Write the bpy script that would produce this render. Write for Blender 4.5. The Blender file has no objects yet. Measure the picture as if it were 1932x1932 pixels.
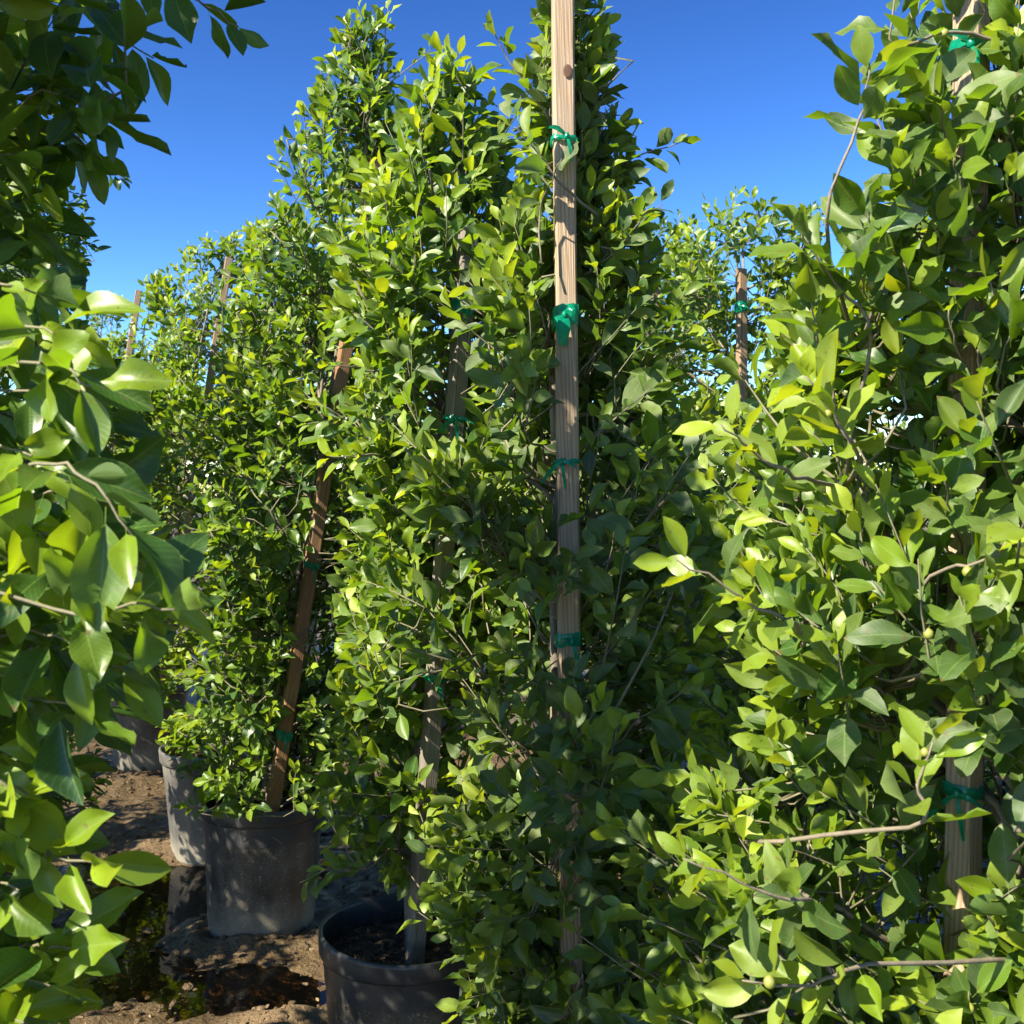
import bpy, math, random
import numpy as np
from mathutils import Vector, Matrix, noise

# ------------------------------------------------------------------ camera
scene = bpy.context.scene
CAM_H = 1.45
PITCH = math.radians(-1.2)
cam_d = bpy.data.cameras.new("camera")
cam_d.sensor_width = 36.0
cam_d.lens = 36.0
cam_d.clip_start = 0.02
cam_d.clip_end = 1000.0
cam_d.dof.use_dof = True
cam_d.dof.focus_distance = 1.9
cam_d.dof.aperture_fstop = 36.0 / 2.4      # lens 36 mm / 2.4 mm pupil, as a phone has
cam = bpy.data.objects.new("camera", cam_d)
scene.collection.objects.link(cam)
cam.location = (0, 0, CAM_H)
cam.rotation_euler = (math.radians(90) + PITCH, 0, 0)
scene.camera = cam

# ------------------------------------------------------------------ world, sun, exposure
SUN_EL = math.radians(41)
SUN_AZ = math.radians(-127)                 # clockwise from +Y, so this is left and behind the camera
world = bpy.data.worlds.new("World")
scene.world = world
world.use_nodes = True
wn, wl = world.node_tree.nodes, world.node_tree.links
sky = wn.new("ShaderNodeTexSky")
sky.sky_type = 'NISHITA'
sky.sun_disc = False
sky.sun_elevation = SUN_EL
sky.sun_rotation = SUN_AZ
sky.altitude = 300
sky.air_density = 1.0
sky.dust_density = 0.25
sky.ozone_density = 2.5
# the phone's deep blue: one even contrast curve over the whole sky
hs = wn.new("ShaderNodeHueSaturation")
hs.inputs["Saturation"].default_value = 1.10
hs.inputs["Hue"].default_value = 0.5
hs.inputs["Value"].default_value = 0.205
wl.new(sky.outputs[0], hs.inputs["Color"])
gm = wn.new("ShaderNodeGamma"); gm.inputs[1].default_value = 1.85
wl.new(hs.outputs[0], gm.inputs[0])
sc = wn.new("ShaderNodeVectorMath"); sc.operation = 'SCALE'; sc.inputs["Scale"].default_value = 3.7
wl.new(gm.outputs[0], sc.inputs[0])
bg = wn["Background"]
wl.new(sc.outputs[0], bg.inputs["Color"])
bg.inputs["Strength"].default_value = 0.10

sun_d = bpy.data.lights.new("sun", 'SUN')
sun_d.energy = 5.0
sun_d.angle = math.radians(0.53)
sun_d.color = (1.0, 0.92, 0.74)
sun = bpy.data.objects.new("sun", sun_d)
scene.collection.objects.link(sun)
to_sun = Vector((math.sin(SUN_AZ) * math.cos(SUN_EL), math.cos(SUN_AZ) * math.cos(SUN_EL), math.sin(SUN_EL)))
sun.rotation_euler = to_sun.to_track_quat('Z', 'Y').to_euler()
sun.location = (-6, -3, 6)

scene.view_settings.view_transform = 'Standard'
scene.view_settings.look = 'None'
scene.view_settings.exposure = 1.75
scene.view_settings.gamma = 1.0
scene.view_settings.use_curve_mapping = False
scene.render.engine = 'CYCLES'
scene.cycles.max_bounces = 7
scene.cycles.diffuse_bounces = 4
scene.cycles.glossy_bounces = 2
scene.cycles.transmission_bounces = 4
scene.cycles.transparent_max_bounces = 8

# ------------------------------------------------------------------ helpers
rng = np.random.default_rng(7)
random.seed(7)
COL = scene.collection
F = 1932.0
cp, sp = math.cos(PITCH), math.sin(PITCH)

def P(px, py, y):
    """point at depth y (metres in front) for a pixel of a 1932-wide view"""
    dx, dz = (px - 966) / F, (966 - py) / F
    fy, fz = cp - dz * sp, sp + dz * cp
    k = y / fy
    return np.array((dx * k, y, CAM_H + fz * k))

def project(p):
    x, y, z = p[:, 0], p[:, 1], p[:, 2] - CAM_H
    d = y * cp + z * sp
    v = -y * sp + z * cp
    dd = np.maximum(d, 1e-3)
    return 966 + F * x / dd, 966 - F * v / dd, d

def link(o, parent=None):
    COL.objects.link(o)
    if parent is not None:
        o.parent = parent
    return o

def empty(name, loc, label, cat, group=None):
    o = bpy.data.objects.new(name, None)
    o.empty_display_size = 0.1
    o.location = Vector(loc)
    o["label"] = label
    o["category"] = cat
    if group:
        o["group"] = group
    COL.objects.link(o)
    return o

def mesh_np(name, verts, tris, uv=None, tint=None, smooth=True, mats=()):
    """verts (N,3), tris (M,3); uv (N,2) and tint (N,2) per vertex"""
    me = bpy.data.meshes.new(name)
    verts = np.ascontiguousarray(verts, dtype=np.float32)
    tris = np.ascontiguousarray(tris, dtype=np.int32)
    me.vertices.add(len(verts)); me.vertices.foreach_set("co", verts.ravel())
    me.loops.add(tris.size); me.loops.foreach_set("vertex_index", tris.ravel())
    me.polygons.add(len(tris))
    me.polygons.foreach_set("loop_start", np.arange(0, tris.size, 3, dtype=np.int32))
    if smooth:
        me.polygons.foreach_set("use_smooth", np.ones(len(tris), dtype=bool))
    if uv is not None:
        l = me.uv_layers.new(name="UVMap")
        l.data.foreach_set("uv", np.ascontiguousarray(uv[tris.ravel()], dtype=np.float32).ravel())
    if tint is not None:
        a = me.attributes.new("tint", 'FLOAT_VECTOR', 'POINT')
        v = np.zeros((len(verts), 3), np.float32); v[:, :tint.shape[1]] = tint
        a.data.foreach_set("vector", v.ravel())
    for m in mats:
        me.materials.append(m)
    me.update(calc_edges=True)
    me.validate()
    return me

def mesh_py(name, verts, faces, mats=(), smooth=False):
    me = bpy.data.meshes.new(name)
    me.from_pydata([tuple(v) for v in verts], [], faces)
    for m in mats:
        me.materials.append(m)
    if smooth:
        for p in me.polygons:
            p.use_smooth = True
    me.update()
    return me

def unit(v):
    return v / np.maximum(np.linalg.norm(v, axis=-1, keepdims=True), 1e-9)

# ------------------------------------------------------------------ materials
def new_mat(name):
    m = bpy.data.materials.new(name)
    m.use_nodes = True
    nt = m.node_tree
    for n in list(nt.nodes):
        nt.nodes.remove(n)
    out = nt.nodes.new("ShaderNodeOutputMaterial")
    return m, nt, out

def nd(nt, typ, **kw):
    n = nt.nodes.new(typ)
    for k, v in kw.items():
        if k in n.inputs:
            n.inputs[k].default_value = v
        else:
            setattr(n, k, v)
    return n

def math_n(nt, op, a, b=None, clamp=False):
    n = nt.nodes.new("ShaderNodeMath"); n.operation = op; n.use_clamp = clamp
    for i, x in enumerate((a, b)):
        if x is None: continue
        if isinstance(x, (int, float)): n.inputs[i].default_value = x
        else: nt.links.new(x, n.inputs[i])
    return n.outputs[0]

def ramp(nt, fac, stops):
    n = nt.nodes.new("ShaderNodeValToRGB")
    e = n.color_ramp.elements
    while len(e) < len(stops): e.new(0.5)
    for i, (p, c) in enumerate(stops):
        e[i].position = p; e[i].color = (*c, 1)
    nt.links.new(fac, n.inputs[0])
    return n.outputs[0]

def mix(nt, fac, a, b, blend='MIX'):
    n = nt.nodes.new("ShaderNodeMix"); n.data_type = 'RGBA'; n.blend_type = blend
    for i, x in ((0, fac), (6, a), (7, b)):
        if isinstance(x, (int, float)): n.inputs[i].default_value = x
        elif isinstance(x, tuple): n.inputs[i].default_value = (*x, 1)
        else: nt.links.new(x, n.inputs[i])
    return n.outputs[2]

def noise_n(nt, scale, detail=4, rough=0.55, vec=None):
    n = nt.nodes.new("ShaderNodeTexNoise")
    n.inputs["Scale"].default_value = scale
    n.inputs["Detail"].default_value = detail
    n.inputs["Roughness"].default_value = rough
    if vec is not None: nt.links.new(vec, n.inputs["Vector"])
    return n.outputs["Fac"]

def leaf_material():
    m, nt, out = new_mat("leaf")
    L = nt.links
    at = nd(nt, "ShaderNodeAttribute", attribute_name="tint")
    sep = nd(nt, "ShaderNodeSeparateXYZ"); L.new(at.outputs["Vector"], sep.inputs[0])
    tint, dust = sep.outputs[0], sep.outputs[1]
    uv = nd(nt, "ShaderNodeUVMap"); us = nd(nt, "ShaderNodeSeparateXYZ"); L.new(uv.outputs[0], us.inputs[0])
    u = math_n(nt, 'ABSOLUTE', math_n(nt, 'SUBTRACT', us.outputs[0], 0.5))     # 0 midrib .. 0.5 edge
    v = us.outputs[1]
    geo = nd(nt, "ShaderNodeNewGeometry")
    tc = nd(nt, "ShaderNodeTexCoord")
    n1 = noise_n(nt, 38, 2, 0.6, geo.outputs["Position"])
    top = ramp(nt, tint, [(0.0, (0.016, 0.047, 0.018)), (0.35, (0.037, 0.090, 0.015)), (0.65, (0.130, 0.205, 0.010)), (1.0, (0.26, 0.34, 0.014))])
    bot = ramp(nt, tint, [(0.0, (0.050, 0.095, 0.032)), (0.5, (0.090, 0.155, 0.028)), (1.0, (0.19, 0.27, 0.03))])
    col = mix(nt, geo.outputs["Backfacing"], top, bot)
    # side veins and midrib, paler
    vein = math_n(nt, 'SINE', math_n(nt, 'MULTIPLY', math_n(nt, 'SUBTRACT', v, math_n(nt, 'MULTIPLY', u, 0.45)), 75.0))
    vein = math_n(nt, 'MULTIPLY', math_n(nt, 'GREATER_THAN', vein, 0.80), 0.16)
    mid = math_n(nt, 'LESS_THAN', u, 0.022)
    edge = math_n(nt, 'GREATER_THAN', u, 0.475)
    pale = math_n(nt, 'ADD', math_n(nt, 'MULTIPLY', mid, 0.42), math_n(nt, 'ADD', vein, math_n(nt, 'MULTIPLY', edge, 0.35)), True)
    col = mix(nt, pale, col, (0.20, 0.29, 0.06))
    # dust: greyer, rougher upper side
    dn = math_n(nt, 'MULTIPLY', dust, math_n(nt, 'MULTIPLY', math_n(nt, 'SUBTRACT', n1, 0.25, True), 1.6), True)
    col = mix(nt, dn, col, (0.19, 0.195, 0.115))
    var = math_n(nt, 'ADD', 0.72, math_n(nt, 'MULTIPLY', n1, 0.56))
    col = mix(nt, 1.0, col, nd(nt, "ShaderNodeCombineColor").outputs[0], 'MIX') if False else col
    hsv = nd(nt, "ShaderNodeHueSaturation"); L.new(col, hsv.inputs["Color"]); L.new(var, hsv.inputs["Value"])
    L.new(math_n(nt, 'ADD', 0.485, math_n(nt, 'MULTIPLY', n1, 0.03)), hsv.inputs["Hue"])
    col = hsv.outputs[0]
    # brown specks and scorched tips on some leaves
    sp1 = noise_n(nt, 150, 1, 0.5, geo.outputs["Position"])
    spot = math_n(nt, 'MULTIPLY', math_n(nt, 'GREATER_THAN', sp1, 0.70), 0.65)
    tipb = math_n(nt, 'MULTIPLY', math_n(nt, 'GREATER_THAN', v, 0.93), math_n(nt, 'GREATER_THAN', n1, 0.56))
    col = mix(nt, math_n(nt, 'MAXIMUM', spot, math_n(nt, 'MULTIPLY', tipb, 0.8)), col, (0.11, 0.065, 0.022))
    p = nd(nt, "ShaderNodeBsdfPrincipled")
    L.new(col, p.inputs["Base Color"])
    rough = math_n(nt, 'ADD', math_n(nt, 'ADD', 0.30, math_n(nt, 'MULTIPLY', n1, 0.16)), math_n(nt, 'ADD', math_n(nt, 'MULTIPLY', dust, 0.30), math_n(nt, 'MULTIPLY', geo.outputs["Backfacing"], 0.22)))
    L.new(rough, p.inputs["Roughness"])
    p.inputs["IOR"].default_value = 1.48
    tr = nd(nt, "ShaderNodeBsdfTranslucent")
    tcol = ramp(nt, tint, [(0.0, (0.06, 0.15, 0.008)), (0.5, (0.20, 0.34, 0.006)), (1.0, (0.52, 0.58, 0.010))])
    tcol = mix(nt, math_n(nt, 'MULTIPLY', mid, 0.35), tcol, (0.45, 0.5, 0.10))
    L.new(tcol, tr.inputs["Color"])
    bmp = nd(nt, "ShaderNodeBump", Strength=0.25, Distance=0.002)
    hgt = math_n(nt, 'MULTIPLY', math_n(nt, 'ADD', math_n(nt, 'MULTIPLY', vein, 2.0), mid), -0.6)
    L.new(hgt, bmp.inputs["Height"]); L.new(bmp.outputs[0], p.inputs["Normal"])
    mx = nd(nt, "ShaderNodeMixShader"); mx.inputs[0].default_value = 0.40
    L.new(p.outputs[0], mx.inputs[1]); L.new(tr.outputs[0], mx.inputs[2])
    L.new(mx.outputs[0], out.inputs["Surface"])
    return m

def bark_material(name, c0, c1):
    m, nt, out = new_mat(name)
    tc = nd(nt, "ShaderNodeTexCoord")
    n1 = noise_n(nt, 60, 5, 0.65, tc.outputs["Object"])
    n2 = noise_n(nt, 14, 3, 0.6, tc.outputs["Object"])
    col = ramp(nt, n1, [(0.3, c0), (0.7, c1)])
    col = mix(nt, math_n(nt, 'MULTIPLY', n2, 0.5), col, (0.22, 0.20, 0.16))
    p = nd(nt, "ShaderNodeBsdfPrincipled", Roughness=0.8)
    nt.links.new(col, p.inputs["Base Color"])
    b = nd(nt, "ShaderNodeBump", Strength=0.5, Distance=0.003)
    nt.links.new(n1, b.inputs["Height"]); nt.links.new(b.outputs[0], p.inputs["Normal"])
    nt.links.new(p.outputs[0], out.inputs["Surface"])
    return m

def wood_material(name, light, dark, grey, rings):
    """sawn softwood: long grain streaks, weathering, a few splits"""
    m, nt, out = new_mat(name)
    tc = nd(nt, "ShaderNodeTexCoord")
    mp = nd(nt, "ShaderNodeMapping"); mp.inputs["Scale"].default_value = (1, 1, 0.035)
    nt.links.new(tc.outputs["Object"], mp.inputs[0])
    d = noise_n(nt, 6, 3, 0.5, mp.outputs[0])
    mp2 = nd(nt, "ShaderNodeMapping"); mp2.inputs["Scale"].default_value = (1, 1, 0.012)
    nt.links.new(tc.outputs["Object"], mp2.inputs[0])
    fine = noise_n(nt, 420, 4, 0.6, mp2.outputs[0])
    wv = nd(nt, "ShaderNodeTexWave"); wv.wave_type = 'BANDS'; wv.bands_direction = 'DIAGONAL'
    wv.inputs["Scale"].default_value = rings; wv.inputs["Distortion"].default_value = 5.0; wv.inputs["Detail"].default_value = 3.0; wv.inputs["Detail Scale"].default_value = 1.2
    nt.links.new(mp.outputs[0], wv.inputs["Vector"])
    col = ramp(nt, wv.outputs["Fac"], [(0.15, light), (0.85, dark)])
    col = mix(nt, math_n(nt, 'MULTIPLY', fine, 0.75), col, tuple(0.55 * c for c in dark))
    blot = noise_n(nt, 3.2, 3, 0.6, tc.outputs["Object"])
    col = mix(nt, math_n(nt, 'MULTIPLY', math_n(nt, 'SUBTRACT', blot, 0.38, True), 1.9), col, grey)
    split = noise_n(nt, 170, 2, 0.4, mp2.outputs[0])
    sm = math_n(nt, 'GREATER_THAN', split, 0.685)
    col = mix(nt, math_n(nt, 'MULTIPLY', sm, 0.75), col, tuple(0.22 * c for c in dark))
    p = nd(nt, "ShaderNodeBsdfPrincipled", Roughness=0.75)
    nt.links.new(col, p.inputs["Base Color"])
    b = nd(nt, "ShaderNodeBump", Strength=0.8, Distance=0.0025)
    hgt = math_n(nt, 'SUBTRACT', fine, math_n(nt, 'MULTIPLY', sm, 1.0))
    nt.links.new(hgt, b.inputs["Height"]); nt.links.new(b.outputs[0], p.inputs["Normal"])
    nt.links.new(p.outputs[0], out.inputs["Surface"])
    return m

def tape_material():
    m, nt, out = new_mat("tie_tape_plastic")
    tc = nd(nt, "ShaderNodeTexCoord")
    n = noise_n(nt, 90, 3, 0.6, tc.outputs["Object"])
    col = ramp(nt, n, [(0.3, (0.0, 0.17, 0.10)), (0.7, (0.006, 0.27, 0.155))])
    p = nd(nt, "ShaderNodeBsdfPrincipled", Roughness=0.22)
    nt.links.new(col, p.inputs["Base Color"])
    b = nd(nt, "ShaderNodeBump", Strength=0.6, Distance=0.003)
    nt.links.new(n, b.inputs["Height"]); nt.links.new(b.outputs[0], p.inputs["Normal"])
    t = nd(nt, "ShaderNodeBsdfTranslucent"); t.inputs[0].default_value = (0.01, 0.5, 0.25, 1)
    mx = nd(nt, "ShaderNodeMixShader"); mx.inputs[0].default_value = 0.35
    nt.links.new(p.outputs[0], mx.inputs[1]); nt.links.new(t.outputs[0], mx.inputs[2])
    nt.links.new(mx.outputs[0], out.inputs["Surface"])
    return m

def pot_material(name, base, dust_amt, rimlike=False):
    m, nt, out = new_mat(name)
    tc = nd(nt, "ShaderNodeTexCoord")
    o = tc.outputs["Object"]
    big = noise_n(nt, 7, 5, 0.65, o)
    speck = noise_n(nt, 190, 2, 0.5, o)
    mp = nd(nt, "ShaderNodeMapping"); mp.inputs["Scale"].default_value = (1, 1, 0.12); nt.links.new(o, mp.inputs[0])
    run = noise_n(nt, 45, 4, 0.6, mp.outputs[0])
    sep = nd(nt, "ShaderNodeSeparateXYZ"); nt.links.new(o, sep.inputs[0])
    low = math_n(nt, 'SUBTRACT', 1.0, math_n(nt, 'MULTIPLY', sep.outputs[2], 5.5), True)      # splashed mud on the foot
    d = math_n(nt, 'MULTIPLY', math_n(nt, 'SUBTRACT', big, 0.33, True), 1.7 * dust_amt)
    d = math_n(nt, 'ADD', d, math_n(nt, 'MULTIPLY', math_n(nt, 'SUBTRACT', run, 0.5, True), 0.9 * dust_amt))
    if not rimlike:
        d = math_n(nt, 'ADD', d, math_n(nt, 'MULTIPLY', low, math_n(nt, 'MULTIPLY', big, 1.0)))
    sp_ = math_n(nt, 'MULTIPLY', math_n(nt, 'MULTIPLY', math_n(nt, 'GREATER_THAN', speck, 0.63), math_n(nt, 'SUBTRACT', run, 0.36, True)), 2.6 if not rimlike else 0.4)
    fine = noise_n(nt, 620, 2, 0.6, o)
    d = math_n(nt, 'ADD', d, math_n(nt, 'MULTIPLY', math_n(nt, 'SUBTRACT', fine, 0.5, True), 0.9 * dust_amt))
    d = math_n(nt, 'MINIMUM', math_n(nt, 'ADD', d, sp_), 0.85)
    col = mix(nt, d, base, (0.25, 0.225, 0.175))
    p = nd(nt, "ShaderNodeBsdfPrincipled")
    nt.links.new(col, p.inputs["Base Color"])
    nt.links.new(math_n(nt, 'ADD', 0.34, math_n(nt, 'MULTIPLY', d, 0.5), True), p.inputs["Roughness"])
    b = nd(nt, "ShaderNodeBump", Strength=0.35, Distance=0.003)
    nt.links.new(math_n(nt, 'ADD', big, math_n(nt, 'MULTIPLY', speck, 0.3)), b.inputs["Height"]); nt.links.new(b.outputs[0], p.inputs["Normal"])
    nt.links.new(p.outputs[0], out.inputs["Surface"])
    return m

def mulch_material():
    m, nt, out = new_mat("mulch")
    tc = nd(nt, "ShaderNodeTexCoord")
    n = noise_n(nt, 55, 4, 0.7, tc.outputs["Object"])
    col = ramp(nt, n, [(0.3, (0.022, 0.014, 0.009)), (0.75, (0.12, 0.075, 0.042))])
    p = nd(nt, "ShaderNodeBsdfPrincipled", Roughness=0.9)
    nt.links.new(col, p.inputs["Base Color"])
    b = nd(nt, "ShaderNodeBump", Strength=0.8, Distance=0.01)
    nt.links.new(n, b.inputs["Height"]); nt.links.new(b.outputs[0], p.inputs["Normal"])
    nt.links.new(p.outputs[0], out.inputs["Surface"])
    return m

def ground_material():
    m, nt, out = new_mat("mud")
    geo = nd(nt, "ShaderNodeNewGeometry")
    pos = geo.outputs["Position"]
    sep = nd(nt, "ShaderNodeSeparateXYZ"); nt.links.new(pos, sep.inputs[0])
    n1 = noise_n(nt, 9, 6, 0.65, pos)
    n2 = noise_n(nt, 85, 4, 0.7, pos)
    # wetness follows height above the water, broken up by noise
    dry = math_n(nt, 'ADD', math_n(nt, 'MULTIPLY', sep.outputs[2], 16.0), math_n(nt, 'MULTIPLY', math_n(nt, 'SUBTRACT', n1, 0.5), 1.4))
    dry = math_n(nt, 'SUBTRACT', dry, 0.52, True)
    wet_c = ramp(nt, n2, [(0.3, (0.046, 0.030, 0.014)), (0.7, (0.135, 0.088, 0.040))])
    dry_c = ramp(nt, n2, [(0.25, (0.13, 0.086, 0.045)), (0.75, (0.29, 0.20, 0.11))])
    col = mix(nt, dry, wet_c, dry_c)
    p = nd(nt, "ShaderNodeBsdfPrincipled")
    nt.links.new(col, p.inputs["Base Color"])
    nt.links.new(math_n(nt, 'ADD', 0.44, math_n(nt, 'MULTIPLY', dry, 0.5), True), p.inputs["Roughness"])
    p.inputs["Specular IOR Level"].default_value = 0.3
    n3 = noise_n(nt, 30, 5, 0.7, pos)
    b = nd(nt, "ShaderNodeBump", Strength=1.0, Distance=0.03)
    nt.links.new(math_n(nt, 'ADD', math_n(nt, 'ADD', math_n(nt, 'MULTIPLY', n1, 0.8), math_n(nt, 'MULTIPLY', n3, 0.7)), math_n(nt, 'MULTIPLY', n2, 0.25)), b.inputs["Height"]); nt.links.new(b.outputs[0], p.inputs["Normal"])
    nt.links.new(p.outputs[0], out.inputs["Surface"])
    return m

def water_material():
    m, nt, out = new_mat("muddy_water")
    geo = nd(nt, "ShaderNodeNewGeometry")
    n = noise_n(nt, 14, 3, 0.5, geo.outputs["Position"])
    b = nd(nt, "ShaderNodeBump", Strength=0.05, Distance=0.01)
    nt.links.new(n, b.inputs["Height"])
    g = nd(nt, "ShaderNodeBsdfGlossy", Roughness=0.015); g.inputs["Color"].default_value = (0.95, 0.95, 0.95, 1)
    t = nd(nt, "ShaderNodeBsdfTransparent"); t.inputs[0].default_value = (0.92, 0.75, 0.47, 1)
    fr = nd(nt, "ShaderNodeFresnel", IOR=1.33)
    nt.links.new(b.outputs[0], g.inputs["Normal"]); nt.links.new(b.outputs[0], fr.inputs["Normal"])
    mx = nd(nt, "ShaderNodeMixShader")
    nt.links.new(fr.outputs[0], mx.inputs[0]); nt.links.new(t.outputs[0], mx.inputs[1]); nt.links.new(g.outputs[0], mx.inputs[2])
    nt.links.new(mx.outputs[0], out.inputs["Surface"])
    return m

def plain_material(name, c, rough=0.6, trans=0.0):
    m, nt, out = new_mat(name)
    tc = nd(nt, "ShaderNodeTexCoord")
    n = noise_n(nt, 40, 3, 0.6, tc.outputs["Object"])
    col = ramp(nt, n, [(0.3, tuple(0.75 * x for x in c)), (0.7, tuple(1.2 * x for x in c))])
    p = nd(nt, "ShaderNodeBsdfPrincipled", Roughness=rough)
    nt.links.new(col, p.inputs["Base Color"])
    nt.links.new(p.outputs[0], out.inputs["Surface"])
    return m

M_LEAF = leaf_material()
M_BARK = bark_material("bark", (0.085, 0.062, 0.045), (0.20, 0.16, 0.115))
M_TWIG = bark_material("twig_bark", (0.075, 0.070, 0.030), (0.14, 0.125, 0.06))
M_BRANCH = bark_material("branch_bark", (0.10, 0.078, 0.052), (0.19, 0.15, 0.10))
M_WOOD = {
    "pale": wood_material("pale_pine", (0.50, 0.36, 0.23), (0.30, 0.195, 0.115), (0.27, 0.235, 0.19), 95),
    "grey": wood_material("weathered_pine", (0.26, 0.22, 0.175), (0.14, 0.115, 0.09), (0.17, 0.16, 0.145), 110),
    "amber": wood_material("amber_pine", (0.33, 0.175, 0.075), (0.19, 0.09, 0.036), (0.20, 0.12, 0.06), 90),
    "tan": wood_material("tan_pine", (0.40, 0.26, 0.15), (0.23, 0.14, 0.08), (0.22, 0.17, 0.12), 90),
}
M_TAPE = tape_material()
M_POT = pot_material("black_pot_plastic", (0.008, 0.008, 0.009), 0.42)
M_POTG = pot_material("dusty_pot_plastic", (0.045, 0.045, 0.047), 0.7)
M_RIM = pot_material("rim_plastic", (0.016, 0.019, 0.024), 0.22, True)
M_MULCH = mulch_material()
M_MUD = ground_material()
M_WATER = water_material()
M_FIG = plain_material("fig_skin", (0.20, 0.21, 0.04), 0.45)
M_KNOT = plain_material("wood_knot", (0.10, 0.045, 0.022), 0.7)
M_DRY = plain_material("dry_leaf", (0.15, 0.10, 0.05), 0.7)

# ------------------------------------------------------------------ ground and puddle
PUDDLES = [(-1.24, 3.55, 0.34, 0.46), (-1.62, 3.80, 0.26, 0.20), (-0.80, 2.92, 0.28, 0.16), (-1.20, 3.05, 0.26, 0.22)]
MOUNDS = [(-0.95, 2.98, 0.12, 0.16, 0.035), (-0.86, 3.20, 0.26, 0.05, 0.03), (-1.10, 3.30, 0.07, 0.16, 0.04), (-0.62, 2.72, 0.18, 0.05, 0.03), (-1.42, 3.42, 0.09, 0.08, 0.035), (-1.25, 4.05, 0.30, 0.09, 0.05), (-1.02, 3.32, 0.06, 0.12, 0.045), (-1.68, 4.35, 0.55, 0.25, 0.03), (-0.95, 2.45, 0.7, 0.2, 0.05)]

def ground_z(x, y):
    b = 0.022
    for (cx, cy, rx, ry) in PUDDLES:
        d = ((x - cx) / rx) ** 2 + ((y - cy) / ry) ** 2
        b -= 0.060 * math.exp(-d * 1.1)
    for (cx, cy, rx, ry, h) in MOUNDS:
        d = ((x - cx) / rx) ** 2 + ((y - cy) / ry) ** 2
        b += h * math.exp(-d * 1.2)
    b = max(b, -0.016)
    if -4 < x < 3 and 0 < y < 9:
        v = Vector((x, y, 0.3))
        b += 0.018 * noise.fractal(v * 3.1, 0.9, 2.1, 3) + 0.013 * noise.noise(v * 15) + 0.010 * abs(noise.noise(v * 38))
    return b

def axis_grid(lo, hi, step, far, growth=1.35):
    a = list(np.arange(lo, hi + 1e-6, step))
    s, x = step, lo
    left = []
    while x > -far:
        s *= growth; x -= s; left.append(x)
    s, x = step, hi
    right = []
    while x < far:
        s *= growth; x += s; right.append(x)
    return np.array(left[::-1] + a + right)

gx = axis_grid(-2.6, 1.6, 0.022, 260)
gy = axis_grid(2.1, 6.2, 0.022, 260)
nx, ny = len(gx), len(gy)
gv = np.array([(x, y, ground_z(x, y)) for y in gy for x in gx])
ii = np.arange(nx * ny).reshape(ny, nx)
q = np.stack([ii[:-1, :-1], ii[:-1, 1:], ii[1:, 1:], ii[1:, :-1]], -1).reshape(-1, 4)
gt = np.concatenate([q[:, [0, 1, 2]], q[:, [0, 2, 3]]])
ground = link(bpy.data.objects.new("ground", mesh_np("ground", gv, gt, mats=[M_MUD])))
ground["kind"] = "structure"

wv_, wf_ = [(-2.1, 2.2, 0), (0.1, 2.2, 0), (0.1, 4.5, 0), (-2.1, 4.5, 0)], [(0, 1, 2, 3)]
puddle = link(bpy.data.objects.new("puddle", mesh_py("puddle", wv_, wf_, [M_WATER])))
puddle["kind"] = "structure"

# ------------------------------------------------------------------ leaf shape
def half_width(v):
    """ficus blade outline: oval with a short drawn-out tip"""
    v = np.clip(v, 0, 1)
    return np.sin(np.pi * v ** 1.10) ** 0.88

def leaf_template(rows, cols):
    """(u, v) grid of a blade with petiole; u in -1..1, v in 0..1, returns u, v, tris; v<0 is the petiole"""
    us, vs, tris = [0.0], [0.0], []
    vr = np.linspace(0, 1, rows + 2)[1:-1]
    cc = np.linspace(-1, 1, cols + 1)
    for r in vr:
        for c in cc:
            us.append(c); vs.append(r)
    us.append(0.0); vs.append(1.0)
    n = cols + 1
    tip = 1 + rows * n
    for c in range(cols):
        tris.append((0, 1 + c + 1, 1 + c))
        b = 1 + (rows - 1) * n
        tris.append((b + c, b + c + 1, tip))
        for r in range(rows - 1):
            a = 1 + r * n + c
            tris += [(a, a + 1, a + n + 1), (a, a + n + 1, a + n)]
    # petiole strip
    k = len(us)
    us += [-0.055, 0.055, 0.055, -0.055]; vs += [-0.16, -0.16, 0.02, 0.02]
    tris += [(k, k + 1, k + 2), (k, k + 2, k + 3)]
    return np.array(us), np.array(vs), np.array(tris)

def leaf_local(u, v, ratio, fold, curl, wave, bend=0.0):
    """local leaf coordinates for length 1: x across, y along, z along the upper normal. Broadcasts over leaves."""
    pet = v < 0.021
    pet = pet & (np.abs(u) > 0.01) & (np.abs(u) < 0.06)
    hw = np.where(pet, 0.35, half_width(v)) * ratio * 0.5
    x = u * hw + bend * np.clip(v, 0, 1) ** 2
    y = 0.16 + v * 0.84
    zz = fold * np.abs(u) * hw * 2 - curl * np.clip(v, 0, 1) ** 2 + wave * np.sin(v * 9.0) * np.abs(u) * 0.05
    return x, y, zz

TEMPL = {"near": leaf_template(4, 2), "mid": leaf_template(3, 2), "far": leaf_template(2, 2)}
HERO = leaf_template(7, 4)

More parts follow.
